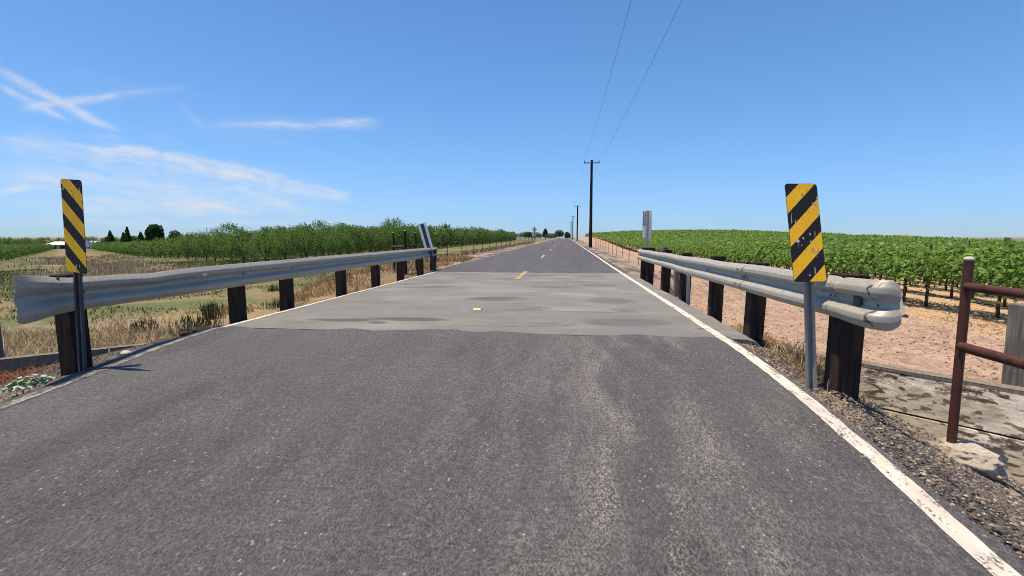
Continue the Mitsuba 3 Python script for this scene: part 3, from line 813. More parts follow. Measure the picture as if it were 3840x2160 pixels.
t = thing('timber_brace', 'grey timber corner brace with slanted planks behind the right guardrail', 'fence')
part(t, 'post', post(3.45, 17.6, .18, .18, -1.0, .98, 0, 10), 'mat_wood_grey', 20)
part(t, 'post', post(3.30, 14.9, .16, .16, -1.0, .50, 0, 5), 'mat_wood_grey', 20)
part(t, 'crossbar', moved(bevel_box(-.05, .05, -1.45, 1.45, -.06, .06, .01), shift(3.37, 16.2, .10)), 'mat_wood_grey', 20)
for k in (0, 1):
    part(t, 'plank', moved(bevel_box(-.03, .03, -1.5, 1.5, -.07, .07, .008), rot([1, 0, 0], 17), shift(3.30 - .0 * k, 15.6, -.28 - .17 * k)), 'mat_wood_grey', 20)

# ------------------------------------------------------------------ wire fences
def fence(label, pts_, wires, z_off, post_h, r, mat):
    t = thing('wire_fence', label, 'fence')
    P = np.array([[x, y, float(ground(x, y))] for x, y in pts_])
    for p in P:
        part(t, 'post', tube([p - [0, 0, .3], p + [0, 0, post_h * .5], p + [rng.normal(0, .012), rng.normal(0, .02), post_h]], r, 5), mat)
    for h in wires:
        part(t, 'wire', tube(P + [0, 0, h], .008 if mat == 'mat_bolt' else .006, 4, False), 'mat_bolt')
    return t


fence('wire fence on thin dark steel posts along the left verge beyond the bridge', [(-7.2 - .002 * y, y) for y in np.concatenate([[24.8], np.arange(29.2, 64, 4.25), np.arange(64, 112, 4.4)])], (.35, .7, 1.05, 1.3), 0, 1.4, .028, 'mat_bolt')
fence('wire fence on thin rusty posts along the dirt track right of the road', [(4.2 + .004 * (y - 20), y) for y in np.concatenate([[19.5, 24.0, 29.3], np.arange(33.8, 80, 4.2)])], (.4, .8, 1.1), 0, 1.15, .022, 'mat_rust')

# ------------------------------------------------------------------ power line
POLES = [(3.3, -18., 11.4), (3.2, 66., 11.45), (3.25, 150., 11.05), (2.75, 219., 11.0), (2.6, 284., 10.6)]
tips = []
for k, (x, y, zt) in enumerate(POLES):
    if k == 0:
        tips.append([(x - .95, y, zt - .1), (x + .95, y, zt - .1)])
        continue
    z0 = float(ground(x, y))
    t = thing('utility_pole', ['', 'tall dark wooden power pole nearest beside the road', 'second wooden power pole down the road', 'third wooden power pole down the road', 'farthest wooden power pole near the end of the road'][k], 'utility pole', 'power poles along the right side of the road')
    part(t, 'shaft', tube(pts((x, y, z0 - .8), (x, y, z0 + 4), (x, y, zt)), [.23, .20, .16], 14), 'mat_wood_pole', 40)
    part(t, 'crossarm', bevel_box(x - 1.02, x + 1.02, y - .22, y - .10, zt - .42, zt - .30, .01), 'mat_wood_grey')
    for s in (-.95, .95):
        part(t, 'insulator', tube(pts((x + s, y - .16, zt - .30), (x + s, y - .16, zt - .22), (x + s, y - .16, zt - .16), (x + s, y - .16, zt - .08)), [.03, .07, .05, .06], 10), 'mat_steel_dark', 40)
    tips.append([(x - .95, y - .16, zt - .08), (x + .95, y - .16, zt - .08)])
for k in range(4):
    for s in (0, 1):
        a, b = np.array(tips[k][s]), np.array(tips[k + 1][s])
        u = np.linspace(0, 1, 40)[:, None]
        w = a + (b - a) * u - np.array([0, 0, 1.0]) * (4 * u * (1 - u)) * (1.2 if k == 0 else 1.0)
        tag(put(numbered('power_line'), tube(w, .007 if k == 0 else .006, 5, False), 'mat_wire'),
            ['left overhead wire', 'right overhead wire'][s] + [' crossing the sky above the camera', ' between the nearest and second pole', ' between the second and third pole', ' between the third and farthest pole'][k], 'power line', 'overhead wires along the road')

# ------------------------------------------------------------------ foliage
def leaves(c, nrm, size, aspect=.6, droop=None, rs=None, fold=.25):
    """Folded two-triangle-pair leaves: centres c, facing nrm, lengths size."""
    n = len(c)
    t = rs.normal(size=(n, 3))
    if droop is not None:
        t = t * .6 + droop
    t -= nrm * (t * nrm).sum(1, keepdims=True)
    t /= np.linalg.norm(t, axis=1, keepdims=True) + 1e-9
    b = np.cross(nrm, t)
    s = size[:, None]
    v = np.stack([c - t * s * .5, c + b * s * aspect * .5 - nrm * s * fold * .4, c + t * s * .5 - nrm * s * .1, c - b * s * aspect * .5 - nrm * s * fold * .4], 1)
    f = np.array([[0, 1, 2], [0, 2, 3]])
    return v.reshape(-1, 3), (f[None] + 4 * np.arange(n)[:, None, None]).reshape(-1, 3)


def unit(v):
    return v / (np.linalg.norm(v, axis=-1, keepdims=True) + 1e-9)


def leaf_mesh(vf, col, per=4):
    v, f = vf
    return trimesh.Trimesh(v, f, process=False), np.repeat(col, per, 0)


def vine_mesh(seed, length, n, size):
    rs = np.random.default_rng(seed)
    y = rs.uniform(-length / 2 * 1.1, length / 2 * 1.1, n)
    th = rs.uniform(-.25, np.pi + .25, n)
    bump = meshkit.fbm(np.stack([y * 1.6 + seed * 7, th * 1.3, y * 0], -1), 3, seed)
    r = np.where(rs.random(n) < .72, rs.uniform(.82, 1.05, n), rs.uniform(.3, .85, n)) * (.72 + .55 * bump)
    c = np.stack([np.cos(th) * .78 * r, y, 1.18 + np.sin(th) * .62 * r - .22 * np.abs(np.cos(th)) * rs.random(n)], 1)
    out = unit(np.stack([np.cos(th), rs.normal(0, .35, n), np.sin(th) + .75], 1))
    nrm = unit(out + rs.normal(0, .42, (n, 3)))
    low = rs.random(n) < .04
    c[low, 2] = rs.uniform(.55, .95, low.sum()) + .15 * np.sin(y[low] * 6 + seed)
    k = max(2, int(n * .08))
    # shoots standing out of the top
    c[:k, 2] = 1.64 + rs.uniform(0, 1, k) ** 1.6 * .30
    c[:k, 0] = rs.normal(0, .35, k)
    sz = rs.uniform(.5, 1.45, n) * size
    v, f = leaves(c, nrm, sz, .95, np.array([0, 0, -.8]), rs)
    g = rs.random(n)[:, None]
    young = (rs.random(n) < .2)[:, None]
    col = np.array([.135, .245, .050]) * (1 - g) + np.array([.215, .36, .095]) * g
    col = np.where(young, np.array([.32, .43, .13]), col) * (.62 + .75 * rs.random(n)[:, None])
    return leaf_mesh((v, f), col)


def vine_trunk(seed, length):
    rs = np.random.default_rng(seed)
    b = rs.uniform(-.05, .05, 2)
    ms = [tube(pts((0, 0, -.12), (b[0], b[1], .3), (b[1], b[0], .62), (0, 0, .95)), [.05, .042, .036, .04], 7)]
    ms.append(tube(pts((0, -length / 2, 1.0), (0, -.2, .98), (0, 0, .93), (0, .2, .98), (0, length / 2, 1.0)), .022, 6))
    return join(ms)


VINES = []
for s in range(4):
    m, c = vine_mesh(40 + s, 1.15, 820, .125)
    k = 'vine_plant_%s' % 'abcd'[s]
    scene[k] = {'type': 'shapegroup', 'foliage': mikit.ply(m, 'mat_leaf', color=c), 'trunk': mikit.ply(vine_trunk(s, 1.15), 'mat_bark', smooth=40)}
    if s % 2 == 0:
        scene[k]['stake'] = mikit.ply(tube([(.05, .12, -.1), (.05, .12, 1.0), (.07, .12, 1.98)], .014, 5), 'mat_rust')
    VINES.append(k)
PANELS = []
for s in range(3):
    m, c = vine_mesh(60 + s, 3.6, 900, .20)
    k = 'vine_panel_%s' % 'abc'[s]
    tr = join([moved(vine_trunk(s, 1.15), shift(0, d, 0)) for d in (-1.2, 0, 1.2)])
    scene[k] = {'type': 'shapegroup', 'foliage': mikit.ply(m, 'mat_leaf', color=c), 'trunk': mikit.ply(tr, 'mat_bark', smooth=40)}
    PANELS.append(k)
FARP = []
for s in range(3):
    m, c = vine_mesh(80 + s, 7.2, 750, .36)
    k = 'vine_far_%s' % 'abc'[s]
    scene[k] = {'type': 'shapegroup', 'foliage': mikit.ply(m, 'mat_leaf', color=c)}
    FARP.append(k)


def instance(key, group, x, y, z, rz=0., s=1., sz=None):
    scene[key] = {'type': 'instance', 'group': {'type': 'ref', 'id': group}, 'to_world': T().translate([x, y, z]).rotate([0, 0, 1], rz).scale([s, s, sz or s])}


def visible(x, y, m=0.):
    """Whether the place lies within the photograph's sides, with a margin in metres."""
    a = math.atan2(x, max(y, .01)) + YAW
    return y > 1.5 and abs(a) < math.radians(48) + m / max(math.hypot(x, y), 1)


rv = np.random.default_rng(3)
plants, nfront = [], 0
ORD = ['first', 'second', 'third', 'fourth', 'fifth', 'sixth', 'seventh', 'eighth', 'ninth']
ROW0, DROW = 10.9, 3.2
for r in range(17):
    x = ROW0 + DROW * r
    y, ystart = 5.0, .78 * x - 3
    y = max(4.0, ystart)
    while y < 265:
        d = math.hypot(x, y)
        if y > 95 and r == 0 and False:
            break
        if d < 34 or (r == 0 and y < 70):
            if visible(x, y, 2.5):
                key = numbered('grapevine')
                instance(key, VINES[int(rv.integers(4))], x + rv.normal(0, .05), y, float(ground(x, y)), 180 * int(rv.integers(2)) + rv.normal(0, 5), rv.uniform(.93, 1.08), rv.uniform(.92, 1.05))
                a_ = abs(math.atan2(x, y) + YAW)
                if r == 0 and a_ < math.radians(46) and nfront < 9:
                    nfront += 1
                    tag(key, 'front-row grapevine, %s from the right edge of the picture' % ORD[nfront - 1], 'grapevine', 'grapevines in the front row')
                else:
                    tag(key, 'leafy green grapevine in the front row beside the dirt track' if r == 0 else 'leafy green grapevine in a row behind the front row of the vineyard', 'grapevine', 'grapevines in the front row' if r == 0 else 'grapevines in the rows behind the front row')
            y += 1.15
        elif d < 85:
            plants.append((PANELS[int(rv.integers(3))], x, y + 1.2, 1.0)); y += 3.45
        else:
            plants.append((FARP[int(rv.integers(3))], x, y + 3, 1.0)); y += 6.6
k = 0
for grp, x, y, s in plants:
    if visible(x, y, 6):
        k += 1
        instance('vineyard__%03d' % k, grp, x + rv.normal(0, .08), y, float(ground(x, y)), 180 * int(rv.integers(2)), 1.0, rv.uniform(.92, 1.06))
tag('vineyard', 'vineyard rows reaching over the rise on the right', 'vineyard', kind='stuff')
# drip hose of the front rows
for r in range(3):
    x = ROW0 + DROW * r
    ys = np.arange(5 + r * 2.5, 60, 1.15)
    tag(put(numbered('drip_hose'), tube(np.stack([x + .05 * np.sin(ys * 2), ys, ground(x + 0 * ys, ys) + .36 + .03 * np.sin(ys * 1.7)], 1), .011, 5, False), 'mat_wire'),
        'thin black drip hose strung along the %s vine row' % ['front', 'second', 'third'][r], 'irrigation hose')


# orchard -----------------------------------------------------------------
def tree_crown(seed, n_cl, per, size, h=4.1, w=1.75, base=.5, whips=12, tone=0.):
    rs = np.random.default_rng(seed)
    cs, outs = [], []
    for k in range(n_cl):
        u = rs.random() ** .8
        z = base + (h - base) * u
        prof = w * (.62 + .42 * math.sin(min(u * 1.25, 1) * math.pi * .62)) * (1 - .55 * max(0, u - .72) / .28)
        a, rr = rs.uniform(0, 2 * np.pi), rs.uniform(.45, 1.0) ** .6
        c = np.array([math.cos(a) * prof * rr, math.sin(a) * prof * rr, z])
        p = c + rs.normal(size=(per, 3)) * np.array([.24, .24, .26])
        cs.append(p)
        outs.append(unit(np.array([math.cos(a) * .8, math.sin(a) * .8, 1.0 + u * .4])) + 0 * p)
    for k in range(whips):
        a, rr = rs.uniform(0, 2 * np.pi), rs.uniform(.1, 1.15)
        m = per // 2
        u = np.linspace(0, 1, m)[:, None]
        p0 = np.array([math.cos(a) * rr, math.sin(a) * rr, h - .25])
        p = p0 + u * np.array([rs.normal(0, .14), rs.normal(0, .14), rs.uniform(.35, .95)]) + rs.normal(size=(m, 3)) * .07 * (1.2 - u)
        cs.append(p); outs.append(np.tile([0, 0, 1.], (m, 1)) + rs.normal(0, .6, (m, 3)))
    c, o = np.vstack(cs), np.vstack(outs)
    n = len(c)
    nrm = unit(o + rs.normal(0, .55, (n, 3)))
    v, f = leaves(c, nrm, rs.uniform(.75, 1.3, n) * size, .55, None, rs)
    g = rs.random(n)[:, None]
    col = (np.array([.095, .172, .045]) * (1 - g) + np.array([.160, .250, .075]) * g) * (.8 + .4 * rs.random(n)[:, None]) * (1 + tone)
    return leaf_mesh((v, f), col)


def tree_wood(seed, h=4.0, n=6):
    rs = np.random.default_rng(seed)
    ms = [tube(pts((0, 0, -.3), (.02, 0, .3), (0, .02, .85)), [.12, .095, .10], 8)]
    for k in range(n):
        a = k * 2 * np.pi / n + rs.uniform(-.3, .3)
        d = np.array([math.cos(a), math.sin(a), 0])
        ms.append(tube(pts((0, 0, .75), d * .35 + [0, 0, 1.3], d * .75 + [0, 0, 2.3], d * .95 + [0, 0, 3.2 + rs.uniform(-.3, .3)]), [.06, .05, .035, .015], 6))
    return join(ms)


ORCH = []
for s in range(4):
    m, c = tree_crown(100 + s, 110, 28, .19, 3.7 + .2 * s, 2.3)
    k = 'orchard_kind_%s' % 'abcd'[s]
    scene[k] = {'type': 'shapegroup', 'crown': mikit.ply(m, 'mat_leaf', color=c), 'trunk': mikit.ply(tree_wood(s), 'mat_bark', smooth=40)}
    ORCH.append(k)
ORCHF = []
for s in range(3):
    m, c = tree_crown(120 + s, 60, 11, .40, 3.9, 2.3, .45, 6, .05)
    k = 'orchard_far_%s' % 'abc'[s]
    scene[k] = {'type': 'shapegroup', 'crown': mikit.ply(m, 'mat_leaf', color=c), 'trunk': mikit.ply(tree_wood(s + 9), 'mat_bark', smooth=40)}
    ORCHF.append(k)
spots = []
for r in range(46):                                                # block beside the road
    x = -29.5 - 5.2 * r
    y0 = 45 + (-29.5 - x) * .86
    for q_ in range(62):
        y = y0 + 3.7 * q_ + rv.normal(0, .15)
        depth = min(r, q_)
        if y < 325 and visible(x, y, 6) and (depth < 7 or (depth < 14 and q_ % 2 == 0)):
            spots.append((depth, x + rv.normal(0, .2), y, 'road' if r == 0 and q_ > 0 else 'creek' if q_ == 0 else 'inner', .86 + .26 * rv.random()))
for r in range(44):                                                # block across the creek
    x = -86.0 - 5.2 * r
    y0 = 60 + (-86 - x) * .90
    for q_ in range(7):
        y = y0 - 4.4 * q_ + rv.normal(0, .15)
        if visible(x, y, 6):
            spots.append((q_, x + rv.normal(0, .2), y, 'left' if q_ == 0 else 'leftin', .84 + .14 * rv.random()))
spots.sort(key=lambda s: math.hypot(s[1], s[2]) + s[0] * 25)
LAB = {'road': ('fruit tree in the orchard edge row parallel to the road', 'edge trees along the road'), 'creek': ('fruit tree in the orchard edge facing the dry creek', 'edge trees along the creek'),
       'inner': ('fruit tree standing inside the orchard behind its edge row', 'trees inside the orchard'), 'left': ('fruit tree in the edge row across the creek at far left', 'edge trees across the creek'),
       'leftin': ('fruit tree behind the edge row of the far left orchard', 'trees inside the far left orchard')}
ko, nedge = 0, {}
for n, (dep, x, y, where, s) in enumerate(spots):
    z, d = float(ground(x, y)), math.hypot(x, y)
    s *= .86 + .28 * float(sstep(58, 88, y) * sstep(-62, -42, x))
    grp = ORCH[int(rv.integers(4))] if d < 95 else ORCHF[int(rv.integers(3))]
    if n < 300:
        nedge[where] = nedge.get(where, 0) + 1
        text = LAB[where][0]
        if where in ('road', 'creek') and nedge[where] <= 9:
            text = '%s fruit tree from the near orchard corner along the %s' % (ORD[nedge[where] - 1], {'road': 'row beside the road', 'creek': 'edge facing the dry creek'}[where])
        key = tag(numbered('orchard_tree'), text, 'tree', LAB[where][1])
    else:
        ko += 1
        key = 'orchard__%03d' % ko
    instance(key, grp, x, y, z, rv.uniform(0, 360), s, s * rv.uniform(.93, 1.08))
if ko:
    tag('orchard', 'rows of fruit trees deep inside the orchards', 'orchard', kind='stuff')


# single far trees ------------------------------------------------------------
def far_tree(label, x, y, z0, h, w, shape, seed, tone=(.028, .050, .022), n=1500):
    rs = np.random.default_rng(seed)
    t = thing({'cone': 'cypress_tree', 'round': 'shade_tree', 'conifer': 'conifer_tree'}[shape], label, 'tree')
    u = rs.random(n)
    a = rs.uniform(0, 2 * np.pi, n)
    if shape == 'round':
        lat = np.arccos(rs.uniform(-.75, 1, n))
        lump = .72 + .5 * meshkit.fbm(np.stack([np.cos(a) * 1.6 + seed, np.sin(a) * 1.6, lat * 1.5], -1), 3, seed)
        r = np.where(rs.random(n) < .7, rs.uniform(.85, 1.02, n), rs.uniform(.3, .9, n)) * lump
        c = np.stack([np.sin(lat) * np.cos(a) * r * w, np.sin(lat) * np.sin(a) * r * w, h * .56 + np.cos(lat) * r * h * .44], 1)
        o = np.stack([np.sin(lat) * np.cos(a), np.sin(lat) * np.sin(a), np.cos(lat) + .2], 1)
    else:
        k = .16 if shape == 'cone' else .10
        prof = (np.minimum(u / .15, 1) * (1 - u) ** (.55 if shape == 'cone' else .8) + .03) * (1 if shape == 'cone' else (.65 + .45 * np.abs(np.sin(u * 22 + seed))))
        r = np.sqrt(rs.uniform(.25, 1, n)) * (.8 + .35 * meshkit.noise(np.stack([np.cos(a) * 2 + seed, np.sin(a) * 2, u * 9], -1)))
        c = np.stack([np.cos(a) * r * w * prof, np.sin(a) * r * w * prof, h * (k + (1 - k) * u)], 1)
        o = np.stack([np.cos(a), np.sin(a), .3 + 0 * u], 1)
    v, f = leaves(c, unit(o + rs.normal(0, .5, (n, 3))), rs.uniform(.6, 1.3, n) * max(h, w) * .085, .7, None, rs)
    g = rs.random(n)[:, None]
    col = np.array(tone) * 1.5 * (.7 + .9 * g)
    m, cc = leaf_mesh((v + [x, y, z0], f), col)
    part(t, 'crown', m, 'mat_leaf', color=cc)
    part(t, 'trunk', tube(pts((x, y, z0 - 1.5), (x, y, z0 + h * .3), (x, y, z0 + h * .6)), [h * .03, h * .025, h * .01], 7), 'mat_bark', 40)


far_tree('dark pointed conifer left of the other conifers above the orchard', -309, 300, -5.5, 11.6, 3.4, 'conifer', 1)
far_tree('low dark tree between the two left conifers', -299, 300, -5.5, 10.4, 3.2, 'conifer', 2)
far_tree('tallest thin dark conifer above the orchard', -296, 300, -5.5, 14.0, 2.9, 'conifer', 3)
far_tree('dark pointed tree just left of the big round tree', -288, 302, -5.5, 10.6, 4.0, 'conifer', 4)
far_tree('slender dark conifer touching the big round tree', -283.5, 304, -5.5, 12.8, 1.8, 'conifer', 5)
far_tree('big round dark shade tree above the orchard', -275.5, 300, -5.5, 16.2, 5.4, 'round', 6, n=2600)
far_tree('smaller round tree right of the big round tree', -260.5, 300, -5.2, 11.6, 4.3, 'round', 7, (.05, .075, .04))
far_tree('low bushy tree beside the white barn', -317, 306, -5.5, 7.4, 4.6, 'round', 8)
far_tree('low bushy tree behind the conifers', -303, 312, -5.5, 8.4, 6, 'round', 9)
far_tree('round dark tree left of the road end', -4.9, 335, .3, 6.3, 3.5, 'round', 10, n=1800)
far_tree('low dark tree beside the road end', -10.5, 330, .4, 4.0, 3.0, 'round', 11)
far_tree('round dark tree closing the end of the road', .7, 395, -.4, 6.4, 2.6, 'round', 12, (.026, .05, .026), n=1800)
far_tree('dark stubby cypress above the left orchard end', -14.2, 330, .2, 7.2, 2.7, 'cone', 13, (.016, .03, .022))
far_tree('bushy tree between the cypress and the warning sign', -20, 318, .0, 5.0, 3.6, 'round', 14, (.05, .085, .03))
far_tree('bushy pale tree right of the cypress', -9.5, 320, .2, 3.3, 2.8, 'round', 15, (.07, .09, .05))
far_tree('dark bushy tree behind the warning sign', -25, 320, .0, 5.4, 3.4, 'round', 16, (.035, .06, .025))
for n_, (bx, by, bh, bw) in enumerate([(-17.0, 325, 4.2, 3.0), (-12.2, 326, 3.7, 2.6), (-7.6, 330, 4.4, 2.4), (-22.5, 322, 5.0, 3.2), (-27.5, 326, 5.2, 4.0), (-31.0, 330, 4.6, 4.0), (-24.5, 330, 4.4, 4.2), (-10.6, 336, 3.6, 2.8)]):
    far_tree(['low green bush left of the cypress at the road end', 'low green bush right under the cypress', 'dark bush touching the big round tree at the road end', 'tall green bush left of the warning sign', 'wide green tree at the far end of the orchard', 'last orchard tree before the roadside bushes', 'wide low bush behind the warning sign', 'low dark bush left of the big round tree at the road end'][n_], bx, by, .2, bh, bw, 'round', 30 + n_, (.055, .085, .032), 900)
# far dark wood on the left skyline
kw = 0
for n in range(150):
    x = -rv.uniform(335, 700)
    y = 335 + rv.uniform(0, 70) + max(0, x + 420) * .3
    if visible(x, y, 10) and not (-400 < x and y < 360):
        kw += 1
        instance('wood__%03d' % kw, ORCHF[int(rv.integers(3))], x, y, float(field_left(x, y)), rv.uniform(0, 360), rv.uniform(1.6, 2.3), rv.uniform(1.5, 2.5))
tag('wood', 'far dark line of trees on the left skyline', 'wood', kind='stuff')

# ------------------------------------------------------------------ far buildings
t = thing('barn', 'long white-roofed barn far off on the left behind the orchard', 'barn')
bz = -5.6
rf = Polygon([(0, 0), (0, .3), (7, 2.35), (14, .3), (14, 0)])
m = trimesh.creation.extrude_polygon(Polygon([(-.6, 0), (-.6, .25), (7, 2.4), (14.6, .25), (14.6, 0), (7, 2.1)]), 34, engine='earcut')
R_ = np.array([[0, 0, 1, 0], [1, 0, 0, 0], [0, 1, 0, 0], [0, 0, 0, 1.]])
m.apply_transform(R_)
part(t, 'roof', moved(m, shift(-360, 300, bz + 1.85)), 'mat_white')
part(t, 'wall', bevel_box(-359, -327, 300.8, 313.2, bz - 2, bz + 1.86, .05), 'mat_wall_pale')
for x in (-356, -349, -342):
    part(t, 'doorway', bevel_box(x, x + 4, 300.7, 300.83, bz - 1, bz + 1.5, .01), 'mat_dark_gap')
t = thing('shed', 'small white shed with a dark red roof right of the barn', 'shed')
part(t, 'wall', bevel_box(-327, -322.5, 297, 301, -5, -.5, .05), 'mat_white')
part(t, 'roof', moved(bevel_box(-2.6, 2.6, -2.4, 2.4, 0, .25, .03), rot([0, 1, 0], -5), shift(-324.6, 299, -.45)), 'mat_roof_red')
t = thing('tank', 'white round tank beside the small shed', 'tank')
m = trimesh.creation.capsule(3.0, 1.1, count=[14, 10])
part(t, 'shell', moved(m, shift(-321.3, 298, -3.4)), 'mat_white', True)
part(t, 'leg', tube(pts((-321.3, 298, -7), (-321.3, 298, -5), (-321.3, 298, -3.4)), .7, 8), 'mat_galv_post', 40)
t = thing('farmhouse', 'farmhouse with a low terracotta roof peeping over the vineyard', 'house')
hz = float(ground(128, 200))
part(t, 'wall', bevel_box(123, 134, 200, 208, hz - 1, 1.2, .05), 'mat_wall_pale')
hr = trimesh.convex.convex_hull(np.array([[122.3, 199.3, 1.15], [134.7, 199.3, 1.15], [134.7, 208.7, 1.15], [122.3, 208.7, 1.15], [126.3, 204, 2.35], [130.7, 204, 2.35]]))
part(t, 'roof', hr, 'mat_roof_red')
part(t, 'chimney', bevel_box(131, 131.7, 205, 205.7, 1.3, 2.5, .02), 'mat_wall_pale')

# ------------------------------------------------------------------ grass, weeds, gravel, stones
def blades(P, H, W, lean, col, rs):
    n = len(P)
    a = rs.uniform(0, 2 * np.pi, n)
    side = np.stack([np.cos(a), np.sin(a), 0 * a], 1) * W[:, None]
    l = rs.normal(size=(n, 2)) * lean
    tip = np.column_stack([l * H[:, None], H])
    mid = tip * .55 + np.column_stack([0 * l, H * .06])
    v = np.stack([P - side, P + side, P + mid + side * .7, P + mid - side * .7, P + tip], 1).reshape(-1, 3)
    f = np.array([[0, 1, 2], [0, 2, 3], [3, 2, 4]])
    return v, (f[None] + 5 * np.arange(n)[:, None, None]).reshape(-1, 3), np.repeat(col, 5, 0)


def scatter_grass(name, label, x, y, hlo, hhi, wlo, lean, c0, c1, seed, cat='grass'):
    rs = np.random.default_rng(seed)
    x, y = np.asarray(x), np.asarray(y)
    n = len(x)
    P = np.column_stack([x, y, ground(x, y) - .02])
    d = np.hypot(x, y)
    H = rs.uniform(hlo, hhi, n) * (.6 + .8 * meshkit.fbm(np.stack([x * .7, y * .7, x * 0], -1), 3, seed))
    W = wlo * (.6 + d / 9)
    g = rs.random(n)[:, None]
    col = (np.array(c0) * (1 - g) + np.array(c1) * g) * (.75 + .5 * rs.random(n)[:, None])
    v, f, cc = blades(P, H, W, lean, col, rs)
    k = put(numbered(name), trimesh.Trimesh(v, f, process=False), 'mat_matter', False, cc)
    tag(k, label, cat, kind='stuff')


rs = np.random.default_rng(12)


def clumped(n, x0, x1, y0, y1, thr, scale, seed, keep=None):
    x, y = rs.uniform(x0, x1, n), rs.uniform(y0, y1, n)
    m = meshkit.fbm(np.stack([x * scale, y * scale, x * 0], -1), 3, seed) > thr
    m &= (x < -5.5) | (x > 2.7)
    if keep is not None:
        m &= keep(x, y)
    return x[m], y[m]


beyond = lambda x, y: y > W_L(x) + .2
creek_d = lambda x, y: np.abs(y - CREEK(x)) * .76
x, y = clumped(24000, -14, -5.6, 5.2, 14, .46, .55, 4, lambda x, y: beyond(x, y) & (np.hypot(x + 9.6, (y - 10) * .8) < 3.9))
scatter_grass('dry_grass', 'dry straw-coloured grass below the near left rail', x, y, .08, .32, .0028, .5, (.40, .32, .19), (.62, .51, .34), 1)
t_ = rs.uniform(0, 1, 15000)
x = -22 - 110 * t_ ** 1.6
y = CREEK(x) + rs.normal(0, 1, len(x)) * (2.8 + 2.4 * t_)
m = (y > 9) & (meshkit.fbm(np.stack([x * .22, y * .22, x * 0], -1), 3, 6) > .43)
scatter_grass('dry_grass', 'tall dry grass along the creek bed between the orchards', x[m], y[m], .3, .75, .004, .22, (.44, .35, .21), (.64, .52, .34), 2)
x, y = clumped(110000, -60, -8, 8, 62, .40, .3, 9, lambda x, y: beyond(x, y) & ((creek_d(x, y) > 5) | (x > -22)) & (np.hypot(x + 9.6, (y - 10) * .8) > 3.2))
scatter_grass('green_grass', 'short green grass on the field left of the bridge', x, y, .04, .15, .006, .6, (.10, .135, .045), (.24, .27, .12), 3)
x, y = clumped(16000, -10.5, -5.6, 13, 30, .46, .6, 14, lambda x, y: beyond(x, y))
scatter_grass('dry_grass', 'orange dry grass on the bank by the far left rail', x, y, .12, .36, .004, .35, (.46, .29, .14), (.62, .44, .24), 4)
x, y = clumped(9000, -11, -7.3, 24, 110, .44, .3, 15)
scatter_grass('dry_grass', 'dry grass along the left wire fence', x, y, .15, .4, .006, .3, (.40, .29, .14), (.52, .41, .24), 5)
x, y = clumped(9000, 2.75, 4.2, 6.6, 11.5, .50, 1.1, 16, lambda x, y: x + y > W_R + .25)
scatter_grass('dry_grass', 'dry stubble beside the right edge of the bridge', x, y, .04, .16, .003, .6, (.40, .27, .12), (.52, .36, .18), 6)
x, y = clumped(9000, 2.9, 9.6, 5.5, 30, .56, .8, 41, lambda x, y: x + y > W_R + .4)
scatter_grass('dry_litter', 'dry straw litter and stubble lying on the dirt track', x, y, .015, .07, .003, 1.4, (.34, .24, .14), (.50, .38, .24), 17, 'litter')
x, y = clumped(9000, 9.3, 12.2, 5, 45, .50, .6, 43)
scatter_grass('dry_grass', 'thin dry grass at the foot of the front vine row', x, y, .03, .14, .004, .8, (.36, .28, .14), (.52, .42, .24), 18)
# dark weed stalks on the left
for n, (wx, wy) in enumerate([(-10.2, 10.6), (-9.6, 11.3), (-9.9, 12.4), (-8.9, 11.0), (-10.6, 13.4), (-11.3, 14.2), (-9.3, 14.6), (-12.5, 19.5), (-8.3, 9.7)]):
    m_ = 90
    px, py = wx + rs.normal(0, .16, m_), wy + rs.normal(0, .16, m_)
    P = np.column_stack([px, py, ground(px, py) - .02])
    g_ = rs.random(m_)[:, None]
    v, f, cc = blades(P, rs.uniform(.15, .42, m_), np.full(m_, .012), .22, np.array([.045, .07, .022]) * (1 - g_) + np.array([.11, .12, .05]) * g_, rs)
    tag(put(numbered('weed'), trimesh.Trimesh(v, f, process=False), 'mat_matter', False, cc), 'dark green weed clump on the ground left of the bridge', 'weed', 'dark weed clumps left of the bridge')


def tuft(key, label, x0, y0, n, spread, h, w, lean, c0, c1, cat='dry grass'):
    px, py = x0 + rs.normal(0, spread, n), y0 + rs.normal(0, spread, n)
    P = np.column_stack([px, py, ground(px, py) - .03])
    g_ = rs.random(n)[:, None]
    v, f, cc = blades(P, rs.uniform(h * .35, h, n), np.full(n, w), lean, np.array(c0) * (1 - g_) + np.array(c1) * g_, rs)
    tag(put(numbered(key), trimesh.Trimesh(v, f, process=False), 'mat_matter', False, cc), label, cat)


tuft('grass_tuft', 'straw-coloured grass tuft at the deck corner left of the right marker post', 2.62, 5.42, 420, .13, .42, .0035, .55, (.48, .32, .14), (.66, .50, .28))
tuft('grass_tuft', 'dry brown brush below the straw tuft by the right marker', 2.50, 4.95, 300, .12, .16, .004, .9, (.16, .11, .07), (.34, .25, .16))
tuft('grass_tuft', 'dry straw lying left of the straw tuft on the gravel', 2.42, 5.75, 120, .10, .20, .004, 1.2, (.5, .38, .22), (.66, .54, .36))
tuft('grass_tuft', 'small reddish dry weed beyond the third right post', 3.25, 8.6, 90, .12, .22, .004, .8, (.36, .22, .14), (.5, .33, .2))
tuft('grass_tuft', 'grey dry stalks at the foot of the near right post', 2.62, 4.62, 140, .12, .16, .004, .9, (.22, .18, .13), (.4, .33, .25))
tuft('red_weed', 'rust-red dried weed patch at the left edge by the timber beam', -6.70, 4.85, 1500, .26, .11, .004, 1.1, (.26, .09, .045), (.46, .22, .11), 'weed')
tuft('dead_brush', 'dead grey brush at the foot of the left timber beam', -6.0, 5.15, 300, .22, .10, .004, 1.1, (.2, .15, .1), (.38, .3, .2), 'brush')

